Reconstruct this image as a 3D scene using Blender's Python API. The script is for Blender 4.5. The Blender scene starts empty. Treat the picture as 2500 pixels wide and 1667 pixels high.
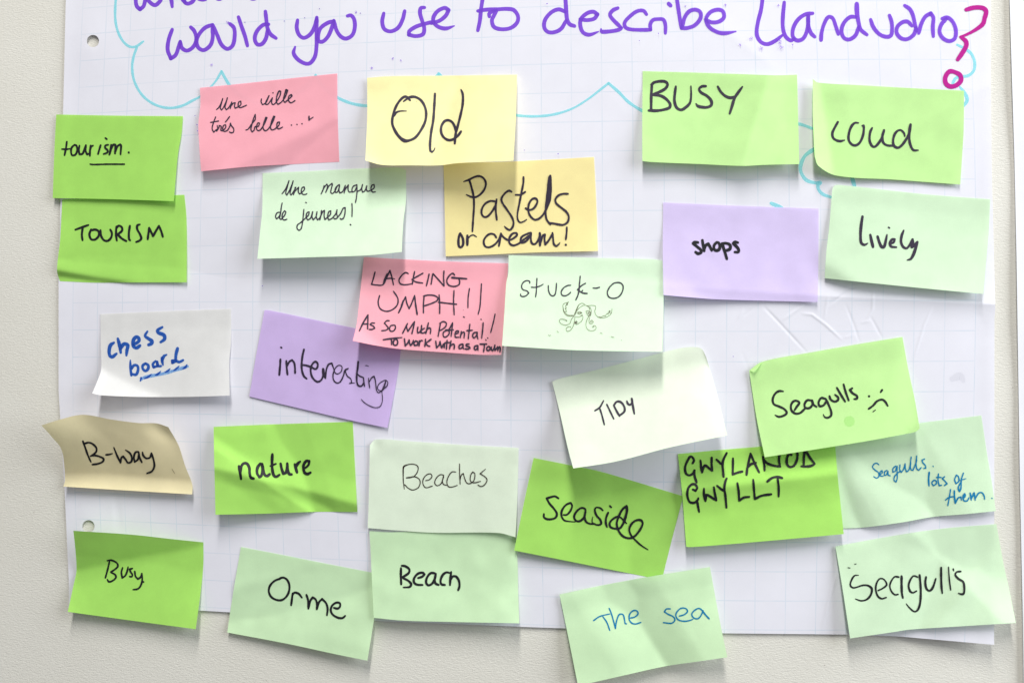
import bpy, math, random
from mathutils import Vector, Matrix, noise
from mathutils.bvhtree import BVHTree

scene = bpy.context.scene
COL = scene.collection
C = 0.0252                       # one printed square of the flip chart paper, metres
# ---------------------------------------------------------------- camera
F = 2.0
YAW, PITCH, ROLL = 0.1271, 0.0275, -0.0064
Z0 = 1.75                        # height of the paper's top printed line above the floor
EYE = Vector((20.4154 * C, -34.4768 * C, -11.3064 * C + Z0))
ROT = Matrix.Rotation(YAW, 3, 'Z') @ Matrix.Rotation(PITCH, 3, 'X') @ Matrix.Rotation(ROLL, 3, 'Y')
cam_data = bpy.data.cameras.new('camera')
cam = bpy.data.objects.new('camera', cam_data)
COL.objects.link(cam)
cam.matrix_world = Matrix.Translation(EYE) @ (ROT @ Matrix.Rotation(math.pi / 2, 3, 'X')).to_4x4()
cam_data.sensor_width = 36.0
cam_data.lens = 18.0 * F
cam_data.clip_start = 0.01
cam_data.clip_end = 50.0
scene.camera = cam
# ---------------------------------------------------------------- light
world = bpy.data.worlds.new('World')
scene.world = world
world.use_nodes = True
world.node_tree.nodes['Background'].inputs[0].default_value = (0.93, 0.95, 1.0, 1)
world.node_tree.nodes['Background'].inputs[1].default_value = 0.19
scene.view_settings.view_transform = 'Standard'
scene.view_settings.look = 'None'
scene.view_settings.exposure = 0.0
scene.view_settings.gamma = 1.0


def area(name, loc, target, sx, sy, power, colour):
    d = bpy.data.lights.new(name, 'AREA')
    d.shape = 'RECTANGLE'
    d.size, d.size_y = sx, sy
    d.energy = power
    d.color = colour
    o = bpy.data.objects.new(name, d)
    COL.objects.link(o)
    o.location = loc
    dirv = Vector(target) - Vector(loc)
    o.rotation_euler = dirv.to_track_quat('-Z', 'Y').to_euler()
    return o


# the ceiling strip light runs away from the wall, straight above the sheet
CX = 17.0 * C
strip = area('ceiling_strip_light', (CX + 0.05, -2.0, Z0 + 2.1), (CX + 0.05, -1.999, 0), 0.24, 2.2, 114, (1.0, 0.985, 0.95))
strip.rotation_euler = (0, 0, 0)
area('window_light', (CX + 2.3, -1.15, Z0 + 0.6), (CX + 0.3, 0, Z0 - 0.2), 1.7, 2.2, 80, (0.90, 0.95, 1.0))


# ---------------------------------------------------------------- projection helpers
def ray(px, py):
    return (ROT @ Vector(((px - 1250) / 1250, F, -(py - 833.5) / 1250))).normalized()


def at(px, py, h):
    """point seen at photograph position px, py lying h metres in front of the wall"""
    d = ray(px, py)
    return EYE + d * ((-h - EYE.y) / d.y)


def link(name, me, parent=None, mat=None):
    o = bpy.data.objects.new(name, me)
    COL.objects.link(o)
    if mat:
        me.materials.append(mat)
    if parent:
        o.parent = parent
        o.matrix_parent_inverse = Matrix.Translation(-parent.location)
    return o


def mesh(name, vs, fs, smooth=True):
    me = bpy.data.meshes.new(name)
    me.from_pydata([tuple(v) for v in vs], [], fs)
    if smooth:
        me.polygons.foreach_set('use_smooth', [True] * len(me.polygons))
    me.update()
    return me


def thing(name, loc, label, cat, group=None):
    o = bpy.data.objects.new(name, None)
    o.empty_display_size = 0.02
    COL.objects.link(o)
    o.location = loc
    o['label'] = label
    o['category'] = cat
    if group:
        o['group'] = group
    return o


# ---------------------------------------------------------------- materials
def lin(r, g, b):
    f = lambda c: (c / 255 / 12.92) if c <= 10 else ((c / 255 + 0.055) / 1.055) ** 2.4
    return (f(r), f(g), f(b), 1)


def new_mat(name):
    m = bpy.data.materials.new(name)
    m.use_nodes = True
    nt = m.node_tree
    nt.nodes.clear()
    return m, nt, nt.nodes.new('ShaderNodeOutputMaterial')


def N(nt, t, **kw):
    n = nt.nodes.new(t)
    for k, v in kw.items():
        setattr(n, k, v)
    return n


def paper_mat(name, col, trans=0.20, mottling=0.05, bump=0.25, grid=False, rough=0.75):
    m, nt, out = new_mat(name)
    L = nt.links.new
    tc = N(nt, 'ShaderNodeTexCoord')
    n1 = N(nt, 'ShaderNodeTexNoise'); n1.inputs['Scale'].default_value = 2200; n1.inputs['Detail'].default_value = 3
    n2 = N(nt, 'ShaderNodeTexNoise'); n2.inputs['Scale'].default_value = 60; n2.inputs['Detail'].default_value = 4
    L(tc.outputs['Object'], n1.inputs['Vector']); L(tc.outputs['Object'], n2.inputs['Vector'])
    mx = N(nt, 'ShaderNodeMix', data_type='RGBA')
    mx.inputs[6].default_value = tuple(c * (1 - mottling) for c in col[:3]) + (1,)
    mx.inputs[7].default_value = tuple(min(1, c * (1 + mottling)) for c in col[:3]) + (1,)
    mm = N(nt, 'ShaderNodeMath', operation='ADD')
    m2 = N(nt, 'ShaderNodeMath', operation='MULTIPLY'); m2.inputs[1].default_value = 0.5
    L(n1.outputs['Fac'], mm.inputs[0]); L(n2.outputs['Fac'], mm.inputs[1]); L(mm.outputs[0], m2.inputs[0])
    ramp = N(nt, 'ShaderNodeMapRange'); ramp.inputs[1].default_value = 0.35; ramp.inputs[2].default_value = 0.65
    L(m2.outputs[0], ramp.inputs[0]); L(ramp.outputs[0], mx.inputs[0])
    colour = mx.outputs[2]
    if grid:
        uv = N(nt, 'ShaderNodeUVMap'); uv.uv_map = 'squares'
        sp = N(nt, 'ShaderNodeSeparateXYZ'); L(uv.outputs[0], sp.inputs[0])
        masks = []
        for k in (0, 1):
            fr = N(nt, 'ShaderNodeMath', operation='FRACT')
            ad = N(nt, 'ShaderNodeMath', operation='ADD'); ad.inputs[1].default_value = 100.5
            L(sp.outputs[k], ad.inputs[0]); L(ad.outputs[0], fr.inputs[0])
            sb = N(nt, 'ShaderNodeMath', operation='SUBTRACT'); sb.inputs[1].default_value = 0.5
            ab = N(nt, 'ShaderNodeMath', operation='ABSOLUTE')
            L(fr.outputs[0], sb.inputs[0]); L(sb.outputs[0], ab.inputs[0])
            lt = N(nt, 'ShaderNodeMath', operation='LESS_THAN'); lt.inputs[1].default_value = 0.016
            L(ab.outputs[0], lt.inputs[0]); masks.append(lt)
        mk = N(nt, 'ShaderNodeMath', operation='MAXIMUM')
        L(masks[0].outputs[0], mk.inputs[0]); L(masks[1].outputs[0], mk.inputs[1])
        # the print is worn: its strength wanders
        wear = N(nt, 'ShaderNodeMapRange'); wear.inputs[1].default_value = 0.3; wear.inputs[2].default_value = 0.7
        wear.inputs[3].default_value = 0.12; wear.inputs[4].default_value = 0.5
        L(n2.outputs['Fac'], wear.inputs[0])
        # margins: no print outside the printed area
        g1 = N(nt, 'ShaderNodeMath', operation='GREATER_THAN'); g1.inputs[1].default_value = -0.02
        g2 = N(nt, 'ShaderNodeMath', operation='LESS_THAN'); g2.inputs[1].default_value = 31.02
        L(sp.outputs[0], g1.inputs[0]); L(sp.outputs[0], g2.inputs[0])
        for g in (g1, g2, wear):
            q = N(nt, 'ShaderNodeMath', operation='MULTIPLY')
            L(mk.outputs[0], q.inputs[0]); L(g.outputs[0], q.inputs[1]); mk = q
        mg = N(nt, 'ShaderNodeMix', data_type='RGBA')
        mg.inputs[7].default_value = (0.50, 0.63, 0.74, 1)
        L(mk.outputs[0], mg.inputs[0]); L(colour, mg.inputs[6]); colour = mg.outputs[2]
    bp = N(nt, 'ShaderNodeBump'); bp.inputs['Strength'].default_value = bump; bp.inputs['Distance'].default_value = 0.0004
    L(m2.outputs[0], bp.inputs['Height'])
    p = N(nt, 'ShaderNodeBsdfPrincipled'); p.inputs['Roughness'].default_value = rough
    p.inputs['Specular IOR Level'].default_value = 0.25
    L(colour, p.inputs['Base Color']); L(bp.outputs[0], p.inputs['Normal'])
    tr = N(nt, 'ShaderNodeBsdfTranslucent'); L(colour, tr.inputs['Color']); L(bp.outputs[0], tr.inputs['Normal'])
    ms = N(nt, 'ShaderNodeMixShader'); ms.inputs[0].default_value = trans
    L(p.outputs[0], ms.inputs[1]); L(tr.outputs[0], ms.inputs[2]); L(ms.outputs[0], out.inputs[0])
    return m


def ink_mat(name, body, filt, mix, streak=0.0):
    """marker ink: part pigment, part coloured filter over the paper below"""
    m, nt, out = new_mat(name)
    L = nt.links.new
    tc = N(nt, 'ShaderNodeTexCoord')
    n1 = N(nt, 'ShaderNodeTexNoise'); n1.inputs['Scale'].default_value = 900; n1.inputs['Detail'].default_value = 3
    L(tc.outputs['Object'], n1.inputs['Vector'])
    mr = N(nt, 'ShaderNodeMapRange'); mr.inputs[1].default_value = 0.3; mr.inputs[2].default_value = 0.7
    mr.inputs[3].default_value = max(0, mix - streak); mr.inputs[4].default_value = min(1, mix + streak)
    L(n1.outputs['Fac'], mr.inputs[0])
    p = N(nt, 'ShaderNodeBsdfPrincipled'); p.inputs['Base Color'].default_value = body
    p.inputs['Roughness'].default_value = 0.55; p.inputs['Specular IOR Level'].default_value = 0.3
    t = N(nt, 'ShaderNodeBsdfTransparent'); t.inputs['Color'].default_value = filt
    ms = N(nt, 'ShaderNodeMixShader')
    L(mr.outputs[0], ms.inputs[0]); L(t.outputs[0], ms.inputs[1]); L(p.outputs[0], ms.inputs[2]); L(ms.outputs[0], out.inputs[0])
    return m


PAPER = {
    'lime': paper_mat('lime_note_paper', (0.42, 0.78, 0.15, 1)),
    'lime_light': paper_mat('light_lime_note_paper', (0.57, 0.87, 0.35, 1)),
    'mint': paper_mat('mint_note_paper', (0.64, 0.86, 0.54, 1)),
    'yellow_warm': paper_mat('warm_yellow_note_paper', (0.98, 0.84, 0.40, 1)),
    'mint_light': paper_mat('light_mint_note_paper', (0.67, 0.86, 0.60, 1)),
    'pale': paper_mat('pale_green_note_paper', (0.72, 0.90, 0.66, 1)),
    'cream_green': paper_mat('cream_green_note_paper', (0.80, 0.90, 0.72, 1)),
    'white_green': paper_mat('white_green_note_paper', (0.82, 0.89, 0.73, 1)),
    'pink': paper_mat('pink_note_paper', (0.98, 0.44, 0.51, 1)),
    'yellow': paper_mat('yellow_note_paper', (0.98, 0.89, 0.46, 1)),
    'purple': paper_mat('purple_note_paper', (0.67, 0.51, 0.84, 1)),
    'lilac': paper_mat('lilac_note_paper', (0.73, 0.62, 0.90, 1)),
    'white': paper_mat('white_note_paper', (0.80, 0.79, 0.77, 1)),
    'tan': paper_mat('cream_note_paper', (0.78, 0.69, 0.43, 1)),
}
INK = {
    'black': ink_mat('black_ink', (0.012, 0.012, 0.016, 1), (0.06, 0.05, 0.08, 1), 0.80, 0.08),
    'soft_black': ink_mat('soft_black_ink', (0.035, 0.025, 0.05, 1), (0.10, 0.08, 0.12, 1), 0.78, 0.10),
    'grey_pen': ink_mat('grey_pen_ink', (0.07, 0.05, 0.04, 1), (0.55, 0.50, 0.45, 1), 0.40, 0.25),
    'fine_pen': ink_mat('fine_pen_ink', (0.03, 0.02, 0.015, 1), (0.25, 0.2, 0.2, 1), 0.7, 0.2),
    'blue': ink_mat('blue_ink', (0.02, 0.09, 0.40, 1), (0.20, 0.45, 0.90, 1), 0.55, 0.35),
    'pale_blue': ink_mat('pale_blue_ink', (0.15, 0.33, 0.75, 1), (0.60, 0.80, 1.0, 1), 0.30, 0.3),
    'teal': ink_mat('teal_ink', (0.0, 0.19, 0.41, 1), (0.05, 0.50, 0.72, 1), 0.78, 0.10),
    'violet': ink_mat('violet_marker_ink', (0.245, 0.080, 0.70, 1), (0.56, 0.36, 0.92, 1), 0.55, 0.06),
    'cyan': ink_mat('cyan_marker_ink', (0.34, 0.80, 0.85, 1), (0.66, 0.94, 0.97, 1), 0.5, 0.10),
    'magenta': ink_mat('magenta_marker_ink', (0.46, 0.0, 0.25, 1), (0.75, 0.05, 0.60, 1), 0.93, 0.04),
    'stain': ink_mat('grease_stain', (0.3, 0.7, 0.1, 1), (0.89, 0.96, 0.86, 1), 0.0, 0.0),
}


def wall_mat():
    m, nt, out = new_mat('rolled_wall_paint')
    L = nt.links.new
    tc = N(nt, 'ShaderNodeTexCoord')
    mp = N(nt, 'ShaderNodeMapping'); mp.inputs['Rotation'].default_value = (0, math.radians(32), 0)
    mp.inputs['Scale'].default_value = (0.8, 1.0, 2.6)
    L(tc.outputs['Object'], mp.inputs[0])
    a = N(nt, 'ShaderNodeTexNoise'); a.inputs['Scale'].default_value = 330; a.inputs['Detail'].default_value = 5; a.inputs['Roughness'].default_value = 0.6; a.inputs['Distortion'].default_value = 0.8
    b = N(nt, 'ShaderNodeTexNoise'); b.inputs['Scale'].default_value = 900; b.inputs['Detail'].default_value = 3
    c = N(nt, 'ShaderNodeTexNoise'); c.inputs['Scale'].default_value = 9; c.inputs['Detail'].default_value = 3
    L(mp.outputs[0], a.inputs['Vector']); L(tc.outputs['Object'], b.inputs['Vector']); L(tc.outputs['Object'], c.inputs['Vector'])
    b1 = N(nt, 'ShaderNodeBump'); b1.inputs['Strength'].default_value = 0.7; b1.inputs['Distance'].default_value = 0.0006
    b2 = N(nt, 'ShaderNodeBump'); b2.inputs['Strength'].default_value = 0.5; b2.inputs['Distance'].default_value = 0.0003
    L(a.outputs['Fac'], b1.inputs['Height']); L(b.outputs['Fac'], b2.inputs['Height']); L(b1.outputs[0], b2.inputs['Normal'])
    mx = N(nt, 'ShaderNodeMix', data_type='RGBA')
    mx.inputs[6].default_value = (0.675, 0.650, 0.575, 1); mx.inputs[7].default_value = (0.745, 0.725, 0.665, 1)
    L(c.outputs['Fac'], mx.inputs[0])
    # tiny dark pits
    v = N(nt, 'ShaderNodeTexVoronoi'); v.inputs['Scale'].default_value = 95
    L(tc.outputs['Object'], v.inputs['Vector'])
    lt = N(nt, 'ShaderNodeMath', operation='LESS_THAN'); lt.inputs[1].default_value = 0.05
    L(v.outputs['Distance'], lt.inputs[0])
    sp = N(nt, 'ShaderNodeSeparateColor'); L(v.outputs['Color'], sp.inputs[0])
    g = N(nt, 'ShaderNodeMath', operation='GREATER_THAN'); g.inputs[1].default_value = 0.86; L(sp.outputs[0], g.inputs[0])
    q = N(nt, 'ShaderNodeMath', operation='MULTIPLY'); L(lt.outputs[0], q.inputs[0]); L(g.outputs[0], q.inputs[1])
    q2 = N(nt, 'ShaderNodeMath', operation='MULTIPLY'); q2.inputs[1].default_value = 0.5; L(q.outputs[0], q2.inputs[0])
    mz = N(nt, 'ShaderNodeMix', data_type='RGBA'); mz.inputs[7].default_value = (0.25, 0.21, 0.17, 1)
    L(q2.outputs[0], mz.inputs[0]); L(mx.outputs[2], mz.inputs[6])
    p = N(nt, 'ShaderNodeBsdfPrincipled'); p.inputs['Roughness'].default_value = 0.6
    p.inputs['Specular IOR Level'].default_value = 0.3
    L(mz.outputs[2], p.inputs['Base Color']); L(b2.outputs[0], p.inputs['Normal']); L(p.outputs[0], out.inputs[0])
    return m


# ---------------------------------------------------------------- the wall
w = mesh('wall', [(-3, 0, 0), (4, 0, 0), (4, 0, 3.2), (-3, 0, 3.2)], [(0, 1, 2, 3)], False)
wo = link('wall', w, None, wall_mat())
wo['kind'] = 'structure'


# ---------------------------------------------------------------- curves and ribbons
def spline(pts, step=None, n=None):
    """Catmull-Rom through 2-D points (a third value is carried along)"""
    if len(pts) == 2:
        dense = [tuple(a + (b - a) * t / 12 for a, b in zip(*pts)) for t in range(13)]
    else:
        P = [tuple(2 * a - b for a, b in zip(pts[0], pts[1]))] + list(pts) + [tuple(2 * a - b for a, b in zip(pts[-1], pts[-2]))]
        dense = []
        for i in range(1, len(P) - 2):
            p0, p1, p2, p3 = P[i - 1:i + 3]
            d = math.hypot(p2[0] - p1[0], p2[1] - p1[1])
            d0 = max(math.hypot(p1[0] - p0[0], p1[1] - p0[1]), 1e-6); d2 = max(math.hypot(p3[0] - p2[0], p3[1] - p2[1]), 1e-6)
            m = max(4, int(d / 1.5))
            for j in range(m):
                t = j / m
                r = []
                for c in range(len(p1)):
                    t1 = (p2[c] - p0[c]) * d / (d0 + d + 1e-9)
                    t2 = (p3[c] - p1[c]) * d / (d + d2 + 1e-9)
                    a, b = p1[c], p2[c]
                    r.append((2 * t ** 3 - 3 * t * t + 1) * a + (t ** 3 - 2 * t * t + t) * t1 + (-2 * t ** 3 + 3 * t * t) * b + (t ** 3 - t * t) * t2)
                dense.append(tuple(r))
        dense.append(tuple(P[-2]))
    acc = [0]
    for a, b in zip(dense, dense[1:]):
        acc.append(acc[-1] + math.hypot(b[0] - a[0], b[1] - a[1]))
    tot = acc[-1] or 1e-6
    if n is None:
        n = max(2, int(tot / step))
    out, j = [], 0
    for i in range(n + 1):
        s = tot * i / n
        while j < len(acc) - 2 and acc[j + 1] < s:
            j += 1
        t = (s - acc[j]) / max(acc[j + 1] - acc[j], 1e-9)
        out.append(tuple(a + (b - a) * t for a, b in zip(dense[j], dense[j + 1])))
    return out


class Surface:
    def __init__(self, vs, fs):
        self.t = BVHTree.FromPolygons([Vector(v) for v in vs], fs)

    def hit(self, px, py, off):
        d = ray(px, py)
        loc, nrm, idx, dist = self.t.ray_cast(EYE, d)
        if loc is None:
            return None
        return loc - d * off


def draw(surf, strokes, width, seed=0, base=0.00012, taper=0.85, wob=0.07):
    """pen strokes laid as thin ribbons on a sheet; strokes are lists of (px, py, width factor)"""
    rnd = random.Random(seed)
    vs, fs = [], []
    off = [base]

    def put(x, y):
        p = surf.hit(x, y, off[0])
        if p is None:
            return None
        vs.append(p)
        return len(vs) - 1

    def fan(x, y, r, a0, a1, n):
        c = put(x, y)
        ring = [put(x + r * math.cos(a0 + (a1 - a0) * i / n), y + r * math.sin(a0 + (a1 - a0) * i / n)) for i in range(n + 1)]
        for a, b in zip(ring, ring[1:]):
            if None not in (c, a, b):
                fs.append((c, b, a))

    for st in strokes:
        st = [(p[0], p[1], p[2] if len(p) > 2 else 1.0) for p in st]
        if len(st) == 1 or (len(st) == 2 and math.hypot(st[0][0] - st[1][0], st[0][1] - st[1][1]) < width * 0.3):
            off[0] += 6e-6
            fan(st[0][0], st[0][1], width * 0.55 * st[0][2], 0, 2 * math.pi, 10)
            continue
        subs, cur = [], [st[0]]
        for i in range(1, len(st) - 1):
            a, b, c = st[i - 1], st[i], st[i + 1]
            cur.append(b)
            v1 = (b[0] - a[0], b[1] - a[1]); v2 = (c[0] - b[0], c[1] - b[1])
            ang = abs(math.atan2(v1[0] * v2[1] - v1[1] * v2[0], v1[0] * v2[0] + v1[1] * v2[1]))
            if ang > 1.45:
                subs.append(cur); cur = [b]
        cur.append(st[-1]); subs.append(cur)
        for k, sub in enumerate(subs):
            off[0] += 6e-6
            P = spline(sub, step=max(1.0, width * 0.28))
            n = len(P)
            prev = None
            ph = rnd.random() * 10
            for i, p in enumerate(P):
                off[0] += 2.5e-7
                q0 = P[max(0, i - 1)]; q1 = P[min(n - 1, i + 1)]
                tx, ty = q1[0] - q0[0], q1[1] - q0[1]
                l = math.hypot(tx, ty) or 1
                tx /= l; ty /= l
                w = width * 0.5 * p[2] * (1 + wob * math.sin(ph + i * 0.35) + wob * 0.6 * rnd.uniform(-1, 1))
                if k == 0 and i < 3: w *= taper + (1 - taper) * i / 3
                if k == len(subs) - 1 and i > n - 4: w *= taper + (1 - taper) * (n - 1 - i) / 3
                a = put(p[0] - ty * w, p[1] + tx * w); b = put(p[0] + ty * w, p[1] - tx * w)
                if prev and None not in prev and a is not None and b is not None:
                    fs.append((prev[0], prev[1], b, a))
                prev = (a, b)
                th = math.atan2(ty, tx)
                if i == 0: fan(p[0], p[1], w, th + math.pi / 2, th + 1.5 * math.pi, 5)
                if i == n - 1: fan(p[0], p[1], w, th - math.pi / 2, th + math.pi / 2, 5)
    return vs, fs


def parse(txt, ox, oy, s):
    """'x,y x,y / x,y ...' in zoomed-photograph units -> strokes in photograph pixels"""
    out = []
    for part in txt.split('/'):
        st = []
        for tok in part.split():
            c = [float(v) for v in tok.split(',')]
            st.append((ox + c[0] / s, oy + c[1] / s) + tuple(c[2:]))
        if st:
            out.append(st)
    return out

# ---------------------------------------------------------------- the flip chart sheet
def lerp_pts(pts, x):
    if x <= pts[0][0]: return pts[0][1]
    for (a, fa), (b, fb) in zip(pts, pts[1:]):
        if x <= b:
            return fa + (fb - fa) * (x - a) / (b - a)
    return pts[-1][1]


def sstep(a, b, x):
    t = min(1, max(0, (x - a) / (b - a)))
    return t * t * (3 - 2 * t)


def seg_dist(x, y, a, b):
    vx, vy = b[0] - a[0], b[1] - a[1]
    t = max(0, min(1, ((x - a[0]) * vx + (y - a[1]) * vy) / (vx * vx + vy * vy)))
    return math.hypot(x - a[0] - t * vx, y - a[1] - t * vy), t


def zoom5(*pts): return [(1700 + x / 2.94, 640 + y / 2.94) for x, y in pts]


CREASES = [  # points, height in mm
    (zoom5((485, 320), (600, 440), (790, 645)), -0.26), (zoom5((455, 290), (340, 390)), -0.16),
    (zoom5((775, 305), (620, 415)), 0.26), (zoom5((760, 370), (830, 375), (930, 450), (1040, 550)), 0.28),
    (zoom5((1160, 155), (960, 300)), -0.34), (zoom5((945, 240), (920, 400)), 0.16),
    (zoom5((1270, 210), (1265, 340), (1210, 430)), 0.22), (zoom5((1250, 390), (1330, 540)), -0.16),
    (zoom5((1070, 300), (1130, 450), (1170, 570)), -0.14), (zoom5((1180, 435), (1250, 420)), 0.14),
    (zoom5((340, 330), (300, 410)), 0.12), (zoom5((1060, 545), (1130, 520)), 0.12),
    ([(2047, 1392), (2030, 1440), (2006, 1539)], 0.45), ([(286, 1205), (287, 1296)], -0.30),
    ([(286, 1240), (232, 1262)], -0.16), ([(110 + 1700, 860), (1830, 905)], -0.08),
    (zoom5((1690, 330), (1640, 440), (1560, 700)), 0.20), (zoom5((2010, 330), (2060, 470)), -0.12),
]
BOX = []
for pts, a in CREASES:
    xs = [p[0] for p in pts]; ys = [p[1] for p in pts]
    BOX.append((min(xs) - 12, max(xs) + 12, min(ys) - 12, max(ys) + 12))
FOLD = [(140, 633), (630, 641), (1200, 668), (1620, 698), (2000, 722), (2430, 743)]
FOLDA = [(140, -0.55), (800, -0.35), (1400, 0.1), (1900, 0.5), (2430, 0.8)]


def sheet_h(px, py):
    h = 1.4 + 1.15 * noise.noise(Vector((px / 420, py / 330, 3.1))) + 0.30 * noise.noise(Vector((px / 150, py / 130, 9.7)))
    d = py - lerp_pts(FOLD, px)
    h += 3.2 * lerp_pts(FOLDA, px) * math.exp(-abs(d) / 36)
    d2 = ((px - 2419) * 0.5 + (py - 205) * 0.87)            # slanting fold near the upper right corner
    h += 1.1 * math.exp(-abs(d2) / 45) * sstep(2060, 2350, px)
    h += 0.35 * math.exp(-abs(d2 - 130) / 45) * sstep(2150, 2380, px)
    d3 = (px - 1790) * 0.6 - (py - 90) * 0.8
    h += 0.5 * math.exp(-abs(d3) / 26) * sstep(1500, 1700, px) * sstep(230, 120, py) * sstep(1960, 1850, px)
    h += 8.5 * sstep(2060, 2440, px) * sstep(1330, 1590, py)
    h += 0.9 * sstep(1400, 1560, py) + 0.7 * sstep(2380, 2430, px) + 0.5 * sstep(190, 140, px)
    h += 0.9 * math.exp(-((px - 222) / 60) ** 2) * (math.exp(-((py - 101) / 70) ** 2) + math.exp(-((py - 1284) / 70) ** 2))
    for (pts, a), (x0, x1, y0, y1) in zip(CREASES, BOX):
        if x0 < px < x1 and y0 < py < y1:
            best, tt = 99, 0
            nseg = len(pts) - 1
            for i in range(nseg):
                dd, t = seg_dist(px, py, pts[i], pts[i + 1])
                if dd < best: best, tt = dd, (i + t) / nseg
            fade = min(1, 4 * tt * (1 - tt) + 0.25)
            h += a * 1.4 * fade * max(0, 1 - best / 4.6)
    return max(0.4, h) * 1e-3


LEFT = [(-420, 166), (0, 161), (260, 155), (700, 143), (1000, 143), (1200, 155), (1300, 160), (1480, 168)]
RIGHT = [(-420, 2412), (0, 2419), (200, 2419), (400, 2421), (740, 2430), (760, 2428), (1573, 2427)]
BOTTOM = [(140, 1484), (497, 1490), (918, 1515), (1320, 1531), (1768, 1545), (2070, 1548), (2200, 1553), (2427, 1573)]
UA = [16.03914, 0.00528, -0.09316, -0.09039, 16.98688, 0.08218, 0.47405, -1.26438, 0.12862, 0.84977]
VA = [10.35201, 11.47097, 0.06537, 0.23044, -0.07847, -0.79461, 0.02086, 0.04756, 0.62743, 0.04949]


def squares(px, py):
    x, y = (px - 1250) / 1250, (max(py, -60) - 833.5) / 833.5
    m = [x ** a * y ** b for a in range(4) for b in range(4 - a)]
    return sum(p * q for p, q in zip(m, UA)), sum(p * q for p, q in zip(m, VA)) + (min(py, -60) + 60) / 68


def axis(a, b, coarse, fine, f0, f1):
    out, x = [a], a
    while x < b - 1e-6:
        st = fine if f0 <= x < f1 else coarse
        x = min(b, x + st)
        if b - x < st * 0.4: x = b
        out.append(x)
    return out


def make_sheet():
    xs = axis(143, 2428, 8.5, 2.3, 1790, 2330)
    ys = axis(-420, 1548, 8.5, 2.6, 622, 860)
    vs, px_of = [], []

    def add(px, py):
        vs.append(at(px, py, sheet_h(px, py))); px_of.append((px, py)); return len(vs) - 1
    idx = {}
    for j, Y in enumerate(ys):
        for i, X in enumerate(xs):
            py0 = Y
            l, r = lerp_pts(LEFT, py0), lerp_pts(RIGHT, py0)
            px = l + (X - 143) / (2428 - 143) * (r - l)
            py = -420 + (Y + 420) / (1548 + 420) * (lerp_pts(BOTTOM, px) + 420)
            idx[i, j] = add(px, py)
    skip, extra = set(), []
    for hx, hy, hr in ((227, 101, 15.0), (216, 1284, 15.0)):       # the punched holes
        ci = min(range(len(xs)), key=lambda i: abs(px_of[idx[i, 10]][0] - hx))
        cj = min(range(len(ys)), key=lambda j: abs(px_of[idx[ci, j]][1] - hy))
        R = 3
        for a in range(-R, R):
            for b in range(-R, R):
                skip.add((ci + a, cj + b))
        loop = [(ci + a, cj - R) for a in range(-R, R)] + [(ci + R, cj + b) for b in range(-R, R)] + \
               [(ci - a, cj + R) for a in range(-R, R)] + [(ci - R, cj - b) for b in range(-R, R)]
        outer = [idx[k] for k in loop]
        rings = [outer]
        for t in (0.5, 1.0):
            ring = []
            for o in outer:
                ox, oy = px_of[o]
                th = math.atan2(oy - hy, ox - hx)
                cx, cy = hx + hr * math.cos(th), hy + hr * math.sin(th)
                ring.append(add(ox + (cx - ox) * t, oy + (cy - oy) * t))
            rings.append(ring)
        n = len(outer)
        for r0, r1 in zip(rings, rings[1:]):
            for k in range(n):
                extra.append((r0[k], r1[k], r1[(k + 1) % n], r0[(k + 1) % n]))
    fs = []
    for j in range(len(ys) - 1):
        for i in range(len(xs) - 1):
            if (i, j) not in skip:
                fs.append((idx[i, j], idx[i, j + 1], idx[i + 1, j + 1], idx[i + 1, j]))
    fs += extra
    me = mesh('sheet', vs, fs)
    uvl = me.uv_layers.new(name='squares')
    uvs = [squares(*p) for p in px_of]
    for lp in me.loops:
        uvl.data[lp.index].uv = uvs[lp.vertex_index]
    return me, vs, fs


SHEET_MAT = paper_mat('squared_flip_chart_paper', (0.81, 0.80, 0.865, 1), trans=0.12, mottling=0.02, bump=0.12, grid=True)
chart = thing('flip_chart_sheet', at(1286, 570, 0.0), 'large squared white flip chart sheet on the wall, headed by a purple question', 'paper sheet')
me, svs, sfs = make_sheet()
link('sheet', me, chart, SHEET_MAT)
SHEET = Surface(svs, sfs)

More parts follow.
